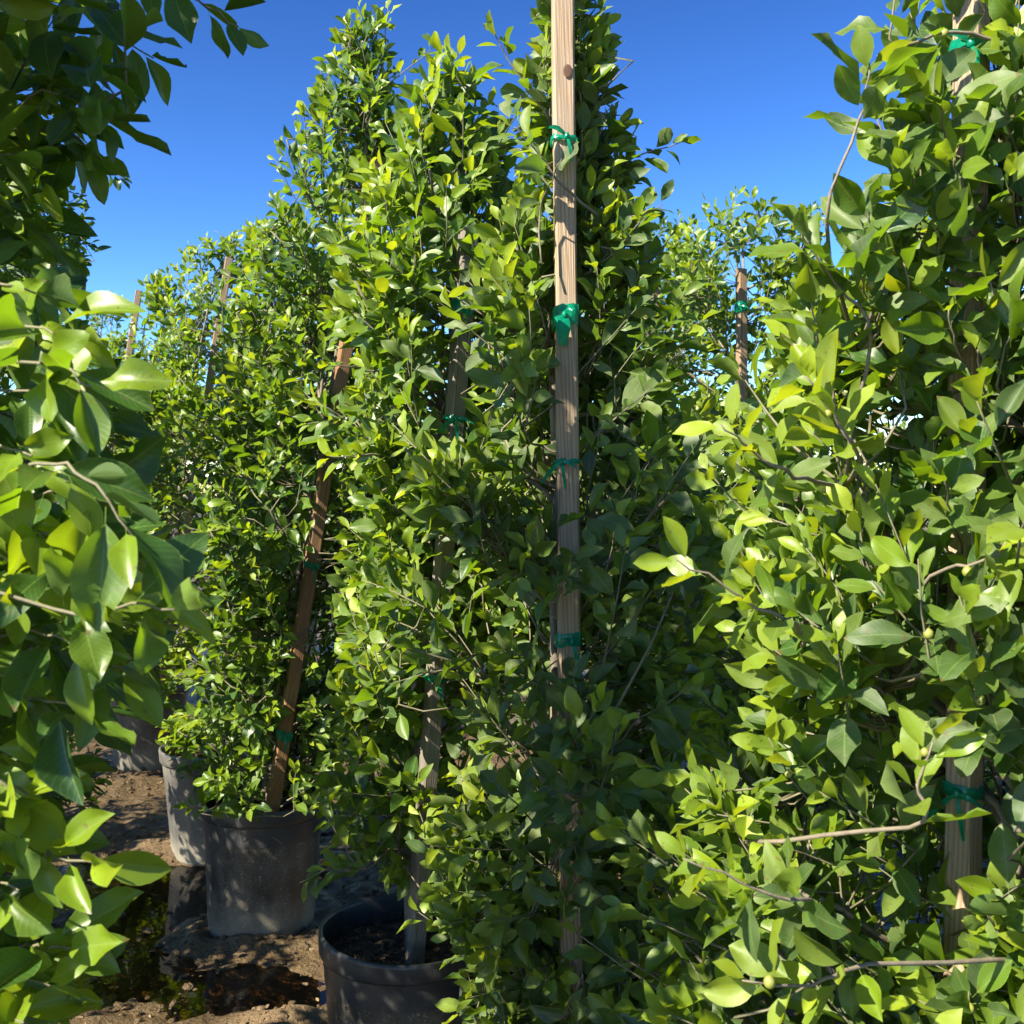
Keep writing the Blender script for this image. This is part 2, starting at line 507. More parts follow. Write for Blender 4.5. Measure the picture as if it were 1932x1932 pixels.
def build_foliage_mesh(name, lv, which):
    u, v, t = TEMPL[which]
    N = len(lv["pos"])
    x, y, z = leaf_local(u[None], v[None], lv["ratio"][:, None], lv["fold"][:, None], lv["curl"][:, None], lv["wave"][:, None], lv["bend"][:, None])
    L = lv["len"][:, None]
    b = np.cross(lv["axis"], lv["nrm"])
    co = lv["pos"][:, None, :] + (x * L)[..., None] * b[:, None] + (y * L)[..., None] * lv["axis"][:, None] + (z * L)[..., None] * lv["nrm"][:, None]
    K = len(u)
    tris = (t[None] + (np.arange(N) * K)[:, None, None]).reshape(-1, 3)
    uv = np.stack([np.tile(u * 0.5 + 0.5, N), np.tile(v, N)], -1)
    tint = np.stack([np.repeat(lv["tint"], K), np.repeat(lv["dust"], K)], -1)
    return mesh_np(name, co.reshape(-1, 3), tris, uv, tint, True, [M_LEAF])

# hero leaf meshes: shapes x tints, shared by all single leaves
SHAPES = [(0.40, 0.22, 0.04, 0.0, 0.0), (0.43, 0.34, 0.10, 0.8, 0.05), (0.36, 0.12, 0.18, -1.0, -0.06), (0.40, 0.48, -0.06, 0.5, 0.03), (0.46, 0.16, 0.12, 1.2, -0.03),
          (0.36, 0.30, 0.24, -0.5, 0.08), (0.44, 0.05, 0.30, 0.6, 0.02), (0.38, 0.55, 0.06, -0.8, -0.08), (0.33, 0.26, -0.10, 1.0, 0.04), (0.42, 0.20, 0.16, -1.4, -0.02)]
NT, ND = 7, 3
hero_cache = {}
def hero_mesh(shape, ti, di):
    key = (shape, ti, di)
    if key not in hero_cache:
        r, f, c, w, bd = SHAPES[shape]
        u, v, t = HERO
        x, y, z = leaf_local(u, v, r, f, c, w, bd)
        tint = np.tile(np.array([[ti / (NT - 1), di / (ND - 1)]]), (len(u), 1))
        hero_cache[key] = mesh_np("leaf", np.stack([x, y, z], -1), t, np.stack([u * 0.5 + 0.5, v], -1), tint, True, [M_LEAF])
    return hero_cache[key]

# ------------------------------------------------------------------ tubes
def tubes(curves, radii, sides):
    """curves: list of (n,3) arrays; radii: list of (n,) arrays -> verts, tris"""
    V, T, off = [], [], 0
    ang = np.arange(sides) * 2 * math.pi / sides
    for c, r in zip(curves, radii):
        n = len(c)
        d = np.gradient(c, axis=0); d = unit(d)
        ref = np.array((0.31, 0.17, 0.93)) if abs(d[0, 2]) < 0.9 else np.array((0.9, 0.3, 0.1))
        e1 = unit(np.cross(d, ref)); e2 = np.cross(d, e1)
        ring = c[:, None] + r[:, None, None] * (np.cos(ang)[None, :, None] * e1[:, None] + np.sin(ang)[None, :, None] * e2[:, None])
        V.append(ring.reshape(-1, 3))
        i = np.arange(n - 1)[:, None] * sides + np.arange(sides)[None]
        j = np.arange(n - 1)[:, None] * sides + (np.arange(sides)[None] + 1) % sides
        a, b, cc, dd = off + i, off + j, off + j + sides, off + i + sides
        T.append(np.stack([a, b, cc], -1).reshape(-1, 3)); T.append(np.stack([a, cc, dd], -1).reshape(-1, 3))
        for base in (off, off + (n - 1) * sides):
            k = np.arange(1, sides - 1)
            cap = np.stack([np.full_like(k, base), base + k, base + k + 1], -1)
            T.append(cap if base != off else cap[:, ::-1])
        off += n * sides
    return np.concatenate(V), np.concatenate(T)

# ------------------------------------------------------------------ tree generator
def make_shoot_leaves(base, tip, n, length, r, tint0, tint1, dust, droop, out, face=None, sid=-1):
    """leaves in a spiral along one shoot"""
    d = unit(tip - base)
    ref = np.array((0, 0, 1.0)) if abs(d[2]) < 0.9 else np.array((1.0, 0, 0))
    e1 = unit(np.cross(d, ref)); e2 = np.cross(d, e1)
    k = np.arange(n)
    t = 0.12 + 0.88 * (k + r.random(n) * 0.5) / n
    ph = r.random() * 6.28 + k * 2.3999
    th = np.radians(68 - 42 * t + r.normal(0, 12, n))
    a = np.cos(th)[:, None] * d + np.sin(th)[:, None] * (np.cos(ph)[:, None] * e1 + np.sin(ph)[:, None] * e2)
    a[:, 2] -= droop * (0.4 + 0.6 * r.random(n))
    a = unit(a)
    hor = np.array((d[0], d[1], 0.0)) if face is None else np.asarray(face, float)
    up = np.array((-0.30, -0.24, 0.62)) + 0.55 * hor + r.normal(0, 0.40, (n, 3))
    nr = unit(up - (up * a).sum(1, keepdims=True) * a)
    pos = base + (tip - base) * t[:, None]
    L = 1.06 * length * (1.08 - 0.5 * t ** 2.2) * r.uniform(0.72, 1.25, n)
    out["pos"].append(pos); out["axis"].append(a); out["nrm"].append(nr); out["len"].append(L)
    tn = tint0 + (tint1 - tint0) * t ** 1.7 + r.normal(0, 0.09, n)
    out["tint"].append(np.clip(tn, 0, 1)); out["dust"].append(np.clip(dust * (1 - 0.75 * t ** 2) * r.uniform(0.4, 1.3, n), 0, 1))
    out["shape"].append(r.integers(0, len(SHAPES), n)); out["sid"].append(np.full(n, sid))

TREES = []
def grow(name, label, base, lean, profile, n_shoots, leaf_len, seed, detail, trunk_r=0.016, center=None, upness=1.0, droop=0.12,
         dust=0.25, bright=0.5, sprays=(), holes=(), heroes=300, clump=0.07, nbr=56, squash=None, stems=2, shoot_len=(0.10, 0.22), group=None, npl=(7, 12), gapz=None, thin=None, brmat=None, tshift=0.0):
    """base (x,y): trunk foot; lean (dx,dy) per metre; profile [(z, r)] of the crown; center offset of the crown from the trunk"""
    r = np.random.default_rng(seed)
    cz = np.array([p[0] for p in profile]); cr = np.array([p[1] for p in profile])
    off = np.array(center if center is not None else (0, 0), float)
    def ax(z):
        z = np.asarray(z, float)
        return np.stack([base[0] + lean[0] * (z - 0.35) + off[0], base[1] + lean[1] * (z - 0.35) + off[1], z], -1)
    ph = r.random(8) * 6.28
    def rad(z, th):
        R = np.interp(z, cz, cr)
        return R * (1 + 0.14 * np.sin(2 * th + ph[0] + 2.1 * z) + 0.13 * np.sin(3 * th + ph[1] - 5.3 * z) + 0.12 * np.sin(9.0 * z + ph[2] + th) + 0.08 * np.sin(7 * th + ph[3] + 13 * z))
    def sample_z(n):
        zz = np.linspace(cz[0], cz[-1], 400)
        w = np.interp(zz, cz, cr) + 0.015
        c = np.cumsum(w); c /= c[-1]
        return np.interp(r.random(n), c, zz)
    # stems
    z_top = cz[-1]
    curves, radii = [], []
    nst = 7
    trunk_curves = []
    for s in range(stems):
        zt = z_top * (0.93 - 0.10 * s)
        zs = np.linspace(0.33, zt, 14)
        wob = np.cumsum(r.normal(0, 0.011, (14, 2)), 0)
        c = ax(zs)
        k = np.clip((zs - 0.33) / 0.5, 0, 1)[:, None]
        c[:, :2] = np.array(base) * (1 - k) + c[:, :2] * k + wob * k + (r.normal(0, 0.03, 2) if s else 0)
        trunk_curves.append((c, trunk_r * (1 - 0.25 * s) * (1.05 - 0.8 * (zs - 0.33) / (zt - 0.33))))
    tc0 = trunk_curves[0][0]
    # branches
    nodes = []
    br_c, br_r, tips = [], [], []
    bz = sample_z(nbr); bth = r.random(nbr) * 6.28
    for z, th in zip(bz, bth):
        R = rad(z, th) * r.uniform(0.75, 0.98)
        c = ax(z)
        tip = c + R * np.array((math.cos(th), math.sin(th), 0))
        zs = max(0.36, z - R * r.uniform(0.5, 1.3))
        tc = trunk_curves[r.integers(0, stems)][0]
        s = np.array([np.interp(zs, tc[:, 2], tc[:, i]) for i in range(3)])
        mid = s * 0.45 + tip * 0.55 + np.array((0, 0, -0.10 * R)) + r.normal(0, 0.02, 3)
        t = np.linspace(0, 1, 7)[:, None]
        cu = (1 - t) ** 2 * s + 2 * t * (1 - t) * mid + t ** 2 * tip
        cu[1:-1] += r.normal(0, 0.006, (5, 3))
        br_c.append(cu); br_r.append(np.linspace(0.0058, 0.0024, 7) * (trunk_r / 0.016) ** 0.5)
        tips.append(tip); nodes.append(cu[2:])
    nodes = np.concatenate(nodes + [tc0[2:]])
    tips = np.array(tips)
    # shoots
    out = {k: [] for k in ("pos", "axis", "nrm", "len", "tint", "dust", "shape", "sid")}
    tw_c, tw_r = [], []
    for i in range(n_shoots):
        if r.random() < 0.62:
            p = tips[r.integers(0, len(tips))] + r.normal(0, clump, 3)
            z = float(np.clip(p[2], cz[0], cz[-1])); c = ax(z)
            o = p - c; th = math.atan2(o[1], o[0]); o2 = math.hypot(o[0], o[1])
            R = rad(z, th)
            if o2 > R * 1.08: p[:2] = c[:2] + o[:2] / o2 * R * r.uniform(0.9, 1.08)
            p[2] = z + r.normal(0, 0.01)
        else:
            z = float(sample_z(1)[0]); th = r.random() * 6.28; c = ax(z)
            p = c + rad(z, th) * math.sqrt(r.uniform(0.12, 1.1)) * np.array((math.cos(th), math.sin(th), 0))
        h = (z - cz[0]) / (cz[-1] - cz[0])
        o = p - c; o[2] = 0
        rr = np.linalg.norm(o); o = o / max(rr, 1e-4)
        out_k = min(1.0, rr / max(rad(z, th), 0.02))
        d = o * (0.35 + 0.65 * out_k) * (1.1 - 0.5 * h) + np.array((0, 0, upness * (0.30 + 0.75 * h))) + r.normal(0, 0.30, 3)
        d = unit(d)
        Ls = r.uniform(*shoot_len)
        if thin and o[0] * thin[0] + o[1] * thin[1] < 0.15 and r.random() < thin[2]: continue
        if gapz and gapz[0] < p[2] < gapz[1] and r.random() < gapz[2]: continue
        bs = p - d * Ls * 0.9
        tp = p + d * Ls * 0.1
        flush = r.random() < bright
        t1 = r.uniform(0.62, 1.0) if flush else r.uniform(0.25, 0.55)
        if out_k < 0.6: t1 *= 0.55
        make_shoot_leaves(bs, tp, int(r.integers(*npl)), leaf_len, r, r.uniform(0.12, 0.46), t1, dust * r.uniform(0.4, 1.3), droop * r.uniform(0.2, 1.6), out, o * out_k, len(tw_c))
        j = np.argmin(((nodes - bs) ** 2).sum(1) + 1.5 * np.maximum(nodes[:, 2] - bs[2] + 0.01, 0))
        s = nodes[j]
        m1 = bs * 0.6 + s * 0.4 + np.array((0, 0, -0.012))
        tw_c.append(np.array([s, m1, bs, bs * 0.5 + tp * 0.5 + r.normal(0, 0.003, 3), tp])); tw_r.append(np.array([0.0026, 0.0023, 0.0020, 0.0015, 0.0007]))
    spray_ids = set()
    # hand placed long shoots: list of points, leaf length, leaf count, young tint
    for sp_ in sprays:
        pts = np.array(sp_["pts"], float)
        br = sp_.get("r", 0.003)
        tdir = unit(pts[0] - pts[1])
        rel = nodes - pts[0]
        ahead = rel @ tdir
        j = np.argmin((rel ** 2).sum(1) + 0.6 * np.maximum(0.75 * np.linalg.norm(rel, axis=1) - ahead, 0) ** 2 * 4)
        st = nodes[j]
        pts = np.concatenate([[st], pts])
        ext = np.concatenate([[2 * pts[0] - pts[1]], pts, [2 * pts[-1] - pts[-2]]])
        c = []
        for q in range(len(pts) - 1):            # Catmull-Rom through the points
            p0, p1, p2, p3 = ext[q:q + 4]
            for t in np.linspace(0, 1, 5)[: (5 if q == len(pts) - 2 else 4)]:
                c.append(0.5 * (2 * p1 + (p2 - p0) * t + (2 * p0 - 5 * p1 + 4 * p2 - p3) * t ** 2 + (3 * p1 - p0 - 3 * p2 + p3) * t ** 3))
        c = np.array(c)
        c[1:-1] += r.normal(0, 0.0018, (len(c) - 2, 3))
        br_c.append(c); br_r.append(np.linspace(min(br, 0.0030), 0.0009, len(c))); spray_ids.add(len(br_c) - 1)
        f0 = sp_.get("from", 0.35)
        k = max(3, int(len(c) * f0))
        a, b = c[k], c[-1]
        nsub = sp_.get("parts", 2)
        kk = np.linspace(k, len(c) - 1, nsub + 1).astype(int)
        for q0, q1 in zip(kk[:-1], kk[1:]):
            make_shoot_leaves(c[q0], c[q1], max(3, int(sp_["n"] * 1.35) // nsub), sp_.get("len", leaf_len), r, sp_.get("t0", 0.25), sp_.get("t1", 0.6), dust * sp_.get("dust", 1.0), sp_.get("droop", droop), out)
    lv = {k: np.concatenate(v) for k, v in out.items()}
    N = len(lv["pos"])
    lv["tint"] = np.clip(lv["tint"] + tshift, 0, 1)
    sh = np.array(SHAPES)[lv["shape"]]
    lv["ratio"] = sh[:, 0] * r.uniform(0.92, 1.08, N); lv["fold"] = sh[:, 1]; lv["curl"] = sh[:, 2]; lv["wave"] = sh[:, 3]; lv["bend"] = sh[:, 4]
    TREES.append(dict(name=name, label=label, base=base, leaves=lv, detail=detail, trunk=trunk_curves, br=(br_c, br_r), tw=(tw_c, tw_r), holes=list(holes), heroes=heroes, figs=[], brmat=brmat or M_BRANCH, spray_ids=spray_ids))
    return TREES[-1]

def slab(a, b, half, front, back=0.02):
    """space kept clear beside a stake: along a-b, half wide, front metres on the aisle side"""
    return (np.array(a, float), np.array(b, float), half, front, back)

def in_holes(lv, holes):
    mid = lv["pos"] + lv["axis"] * lv["len"][:, None] * 0.55
    bad = np.zeros(len(mid), bool)
    for (a, b, half, front, back) in holes:
        d = b - a; L = np.linalg.norm(d); d = d / L
        f = np.array((-a[0], -a[1], 0)); f /= np.linalg.norm(f)      # towards the aisle the picture is taken from
        f = f - d * (f @ d); f /= np.linalg.norm(f)
        s = np.cross(d, f)
        q = mid - a
        bad |= ((q @ d) > 0) & ((q @ d) < L) & (np.abs(q @ s) < half) & ((q @ f) < front) & ((q @ f) > -back)
    return bad

# ------------------------------------------------------------------ stakes (lines in space) and where they stand clear of leaves
ST = {
    "A": (P(1079, 2040, 1.85), P(1060, -130, 1.85)),       # tall pale stake
    "B": (P(782, 1815, 2.30), P(884, 430, 2.30)),          # grey stake
    "C": (P(511, 1548, 3.30), P(712, 305, 3.30)),          # amber stake
    "D": (P(290, 1405, 5.25), P(432, 487, 5.25)),
    "E": (P(154, 1247, 6.6), P(262, 549, 6.6)),
    "F": (P(1402, 1417, 4.15), P(1397, 508, 4.15)),
    "G": (P(1241, 1350, 4.9), P(1237, 515, 4.9)),
    "H": (P(1806, 2420, 1.28), P(1836, -160, 1.28)),
}
def on(key, py):
    """point on a stake at the height of a pixel row"""
    a, b = ST[key]
    za = P(966, py, a[1])[2]
    t = (za - a[2]) / (b[2] - a[2])
    return a + (b - a) * t
def clear(key, y0, y1, half, front, back=0.02):
    return slab(on(key, y1), on(key, y0), half, front, back)

HOLES = [
    clear("A", -140, 235, 0.034, 0.6), clear("A", 235, 300, 0.014, 0.6), clear("A", 318, 375, 0.03, 0.6), clear("A", 375, 640, 0.033, 0.6), clear("A", 640, 700, 0.026, 0.6), clear("A", 690, 960, 0.031, 0.6),
    clear("A", 985, 1040, 0.022, 0.6), clear("A", 1105, 1230, 0.030, 0.6), clear("A", 1470, 1500, 0.022, 0.6), clear("A", 1590, 1625, 0.02, 0.6), clear("A", 1705, 1800, 0.030, 0.6),
    clear("B", 690, 850, 0.034, 0.6), clear("B", 555, 600, 0.025, 0.6), clear("B", 1000, 1120, 0.018, 0.6), clear("B", 1225, 1440, 0.034, 0.6), clear("B", 1600, 1800, 0.036, 0.7),
    clear("C", 705, 780, 0.03, 1.3), clear("C", 870, 1545, 0.026, 1.3), clear("C", 310, 360, 0.03, 0.5),
    clear("D", 480, 665, 0.065, 1.6), clear("D", 680, 760, 0.03, 1.6), clear("D", 880, 1130, 0.045, 1.8),
    clear("E", 540, 670, 0.06, 0.7),
    clear("F", 500, 770, 0.045, 0.8),
    clear("G", 520, 560, 0.04, 0.8),
    clear("H", 88, 118, 0.014, 0.5), clear("H", 700, 740, 0.018, 0.5), clear("H", 1350, 1380, 0.018, 0.5), clear("H", 1440, 1730, 0.016, 0.5),
]

# ------------------------------------------------------------------ trees
# near right
tR = grow("ficus_tree", "dusty ficus tree with the largest leaves and small yellow figs on its twigs", (0.64, 1.38), (0.01, 0.0),
     [(0.45, 0.30), (0.75, 0.40), (1.05, 0.40), (1.4, 0.36), (1.7, 0.24), (1.95, 0.135), (2.2, 0.11), (2.45, 0.05)], 1150, 0.066, 11, "near", trunk_r=0.018,
     upness=1.4, dust=0.45, bright=0.85, tshift=0.10, droop=0.05, nbr=70, stems=3, shoot_len=(0.08, 0.19), center=(-0.02, -0.07),
     sprays=[
        dict(pts=[P(1640, 640, 1.18), P(1580, 540, 1.16), P(1515, 440, 1.14)], n=8, r=0.006, **{"from": 0.5}, t0=0.3, t1=0.7),
        dict(pts=[P(1700, 430, 1.2), P(1680, 300, 1.2), P(1650, 210, 1.2)], n=10, r=0.005, t1=0.8),
        dict(pts=[P(1500, 1180, 1.05), P(1400, 1130, 1.02), P(1270, 1050, 1.0)], n=9, r=0.0035, t1=0.95, t0=0.4),
        dict(pts=[P(1760, 1090, 1.12), P(1850, 1060, 1.05), P(1960, 990, 1.0)], n=7, r=0.0065, t1=0.95, t0=0.5, **{"from": 0.6}),
        dict(pts=[P(1530, 1700, 1.02), P(1430, 1680, 0.98), P(1290, 1620, 0.96)], n=8, r=0.004, t1=0.75, t0=0.4, len=0.062),
        dict(pts=[P(1640, 1820, 1.0), P(1530, 1860, 0.96), P(1400, 1850, 0.92)], n=9, r=0.004, t1=0.95, t0=0.6, len=0.062),
        dict(pts=[P(1720, 1560, 1.0), P(1730, 1480, 0.98), P(1760, 1400, 0.97)], n=8, r=0.003, t1=0.85, t0=0.5),
        dict(pts=[P(1800, 60, 1.22), P(1690, 90, 1.2), P(1690, -20, 1.2)], n=10, r=0.004, t1=0.5),
        dict(pts=[P(1900, 260, 1.2), P(1930, 120, 1.2), P(1940, 20, 1.2)], n=9, r=0.004, t1=0.4),
        dict(pts=[P(1560, 420, 1.15), P(1620, 230, 1.14), P(1640, 120, 1.13)], n=9, r=0.005, t1=0.7, **{"from": 0.6}),
        dict(pts=[P(1620, 860, 1.1), P(1570, 780, 1.08), P(1520, 710, 1.06)], n=10, r=0.003, t1=1.0, t0=0.6),
        dict(pts=[P(1500, 900, 1.1), P(1420, 850, 1.06), P(1360, 800, 1.04)], n=8, r=0.003, t1=0.95, t0=0.6, len=0.055),
     ] + [dict(pts=[P(x + 34, y + 140, 1.24), P(x + 12, y + 70, 1.18), P(x, y, 1.14 + 0.02 * (y % 3))], n=10, r=0.002, t1=t1, t0=0.25, droop=0.0) for x, y, t1 in
          [(1720, 330, 0.6), (1690, 300, 0.8), (1640, 400, 0.6), (1700, 470, 0.9), (1620, 480, 0.6), (1800, 300, 0.6), (1825, 410, 0.8), (1860, 520, 0.9), (1790, 580, 0.7), (1845, 660, 0.9), (1770, 180, 0.7),
           (1740, 140, 0.6), (1900, 330, 0.9), (1890, 180, 0.4), (1530, 560, 0.8), (1760, 400, 0.8), (1830, 820, 0.9), (1780, 900, 0.6), (1830, 980, 0.8), (1800, 1230, 0.9), (1850, 1190, 0.8)]])
# behind the tall stake
tM = grow("ficus_tree", "tall ficus tree behind the tall pale stake, dark leaves below and a narrow pointed top", (0.125, 2.05), (0.0, 0.0),
     [(0.40, 0.24), (0.6, 0.27), (0.85, 0.33), (1.2, 0.38), (1.5, 0.33), (1.75, 0.25), (1.9, 0.16), (2.1, 0.08), (2.4, 0.065), (2.6, 0.05)], 900, 0.066, 12, "near", trunk_r=0.017,
     dust=0.7, bright=0.72, tshift=0.10, droop=0.08, nbr=70, center=(-0.015, -0.10),
     sprays=[
        dict(pts=[P(1110, 360, 1.95), P(1190, 300, 1.95), P(1285, 268, 1.95)], n=10, r=0.003, t1=0.55, t0=0.2),
        dict(pts=[P(1100, 520, 1.9), P(1160, 470, 1.85), P(1215, 410, 1.8)], n=8, r=0.005, t1=0.5, **{"from": 0.6}),
        dict(pts=[P(1100, 470, 1.9), P(1190, 410, 1.9), P(1250, 385, 1.9)], n=8, r=0.003, t1=0.4),
        dict(pts=[P(1060, 350, 1.8), P(1010, 280, 1.78), P(970, 240, 1.76)], n=8, r=0.003, t1=0.6),
        dict(pts=[P(1040, 230, 1.9), P(970, 130, 1.88), P(930, 60, 1.86)], n=9, r=0.003, t1=0.6),
        dict(pts=[P(1080, 860, 1.9), P(1150, 800, 1.8), P(1230, 730, 1.75)], n=7, r=0.005, t1=0.5, **{"from": 0.65}),
        dict(pts=[P(1090, 1160, 1.9), P(1140, 1080, 1.75), P(1165, 980, 1.7)], n=7, r=0.003, t1=1.0, t0=0.4),
     ] + [dict(pts=[P(x0, y0 + 90, 1.80), P((x0 + x1) / 2, y0 + 40, 1.72), P(x1, y0, 1.66)], n=9, r=0.002, t1=t1, t0=0.15, droop=0.15) for x0, x1, y0, t1 in
          [(1110, 1070, 1235, 0.4), (1050, 1085, 1290, 0.3), (1100, 1065, 1340, 0.4), (1060, 1100, 1400, 0.3), (1100, 1060, 1450, 0.5), (1050, 1095, 1530, 0.3), (1110, 1075, 1580, 0.35), (1055, 1090, 1650, 0.4), (1090, 1060, 1680, 0.3), (1060, 1100, 1840, 0.4), (1105, 1070, 1890, 0.3), (1040, 1080, 1050, 0.4), (1040, 1075, 1075, 0.3), (1020, 1060, 300, 0.6)]])
# over the nearest visible pot
tN = grow("ficus_tree", "bright ficus tree with a grey weathered stake, growing in the pot with mulch showing", (-0.235, 2.37), (0.05, 0.02),
     [(0.60, 0.17), (0.8, 0.25), (1.2, 0.30), (1.7, 0.30), (2.0, 0.27), (2.2, 0.22), (2.35, 0.13), (2.48, 0.05)], 740, 0.069, 13, "near", trunk_r=0.016,
     center=(-0.02, 0.06), dust=0.28, bright=0.88, tshift=0.08, droop=0.08, nbr=70,
     sprays=[
        dict(pts=[P(690, 1640, 2.2), P(640, 1580, 2.15), P(600, 1500, 2.12)], n=7, r=0.0025, t1=0.9, t0=0.4),
        dict(pts=[P(680, 1640, 2.2), P(620, 1640, 2.15), P(566, 1665, 2.12)], n=10, r=0.0025, t1=0.75, t0=0.4),
        dict(pts=[P(700, 700, 2.25), P(660, 690, 2.2), P(620, 690, 2.18)], n=9, r=0.003, t1=1.0, t0=0.5),
        dict(pts=[P(720, 860, 2.25), P(670, 860, 2.2), P(620, 860, 2.18)], n=8, r=0.003, t1=1.0, t0=0.5),
        dict(pts=[P(830, 1740, 2.05), P(835, 1680, 2.0), P(850, 1640, 1.98)], n=6, r=0.002, t1=0.8, t0=0.4),
     ])
# over the speckled pot
tO = grow("ficus_tree", "ficus tree with a wispy top sprig, growing in the speckled black pot", (-0.82, 3.40), (0.13, 0.0),
     [(0.46, 0.27), (0.8, 0.30), (1.15, 0.30), (1.5, 0.36), (1.9, 0.38), (2.25, 0.33), (2.55, 0.25), (2.72, 0.15), (2.9, 0.10), (3.03, 0.05)], 1040, 0.062, 14, "mid",
     dust=0.1, bright=0.75, tshift=0.06, droop=0.18, nbr=72,
     sprays=[
        dict(pts=[P(715, 180, 3.4), P(725, 80, 3.4), P(733, 0, 3.4)], n=9, r=0.003, t1=0.8, t0=0.5),
        dict(pts=[P(712, 160, 3.4), P(680, 100, 3.38), P(655, 40, 3.36)], n=9, r=0.003, t1=0.8, t0=0.5),
        dict(pts=[P(715, 190, 3.4), P(690, 150, 3.38), P(645, 115, 3.36)], n=7, r=0.003, t1=0.8, t0=0.5),
        dict(pts=[P(720, 170, 3.4), P(780, 120, 3.38), P(822, 85, 3.36)], n=8, r=0.003, t1=0.8, t0=0.5),
        dict(pts=[P(640, 330, 3.3), P(600, 290, 3.25), P(568, 280, 3.2)], n=7, r=0.003, t1=0.6, t0=0.3),
        dict(pts=[P(650, 280, 3.3), P(635, 220, 3.25), P(625, 190, 3.2)], n=8, r=0.003, t1=0.6, t0=0.3),
        dict(pts=[P(400, 1360, 3.2), P(350, 1350, 3.1), P(318, 1375, 3.1)], n=9, r=0.003, t1=0.9, t0=0.5),
        dict(pts=[P(440, 1500, 3.15), P(420, 1480, 3.1), P(395, 1470, 3.08)], n=7, r=0.003, t1=0.7, t0=0.4),
     ])
# over the grey dusty pot
tP = grow("ficus_tree", "round-topped ficus tree in the grey dusty pot behind the speckled black pot", (-1.17, 4.10), (0.11, 0.0),
     [(0.46, 0.22), (0.9, 0.30), (1.4, 0.36), (1.9, 0.40), (2.2, 0.36), (2.38, 0.24), (2.5, 0.08)], 760, 0.062, 15, "mid", dust=0.08, bright=0.9, tshift=0.12, droop=0.16,
     sprays=[dict(pts=[P(480, 480, 4.0), P(440, 460, 3.98), P(405, 435, 3.96)], n=9, r=0.003, t1=0.6, t0=0.3),
             dict(pts=[P(500, 460, 4.0), P(470, 430, 3.98), P(450, 425, 3.96)], n=8, r=0.003, t1=0.6, t0=0.3)])
tQ = grow("ficus_tree", "sunny yellow-green ficus tree around a tan stake, its pot standing in deep shade", (-1.87, 5.34), (0.15, 0.0),
     [(0.50, 0.30), (0.9, 0.36), (1.5, 0.43), (2.0, 0.44), (2.4, 0.36), (2.65, 0.2), (2.76, 0.06)], 800, 0.062, 16, "mid", dust=0.05, bright=0.95, tshift=0.16, droop=0.12)
tS = grow("ficus_tree", "far bright ficus tree whose plain stake sticks out above its top", (-2.72, 6.70), (0.15, 0.0),
     [(0.45, 0.30), (1.2, 0.42), (1.9, 0.44), (2.3, 0.34), (2.6, 0.18), (2.75, 0.05)], 620, 0.064, 17, "far", dust=0.05, bright=0.85)
grow("ficus_tree", "pale distant ficus tree at the far end of the aisle", (-3.35, 8.2), (0.06, 0.0),
     [(0.45, 0.30), (1.2, 0.40), (2.2, 0.38), (2.7, 0.26), (3.0, 0.08)], 480, 0.064, 18, "far", dust=0.3, bright=0.6, heroes=120)
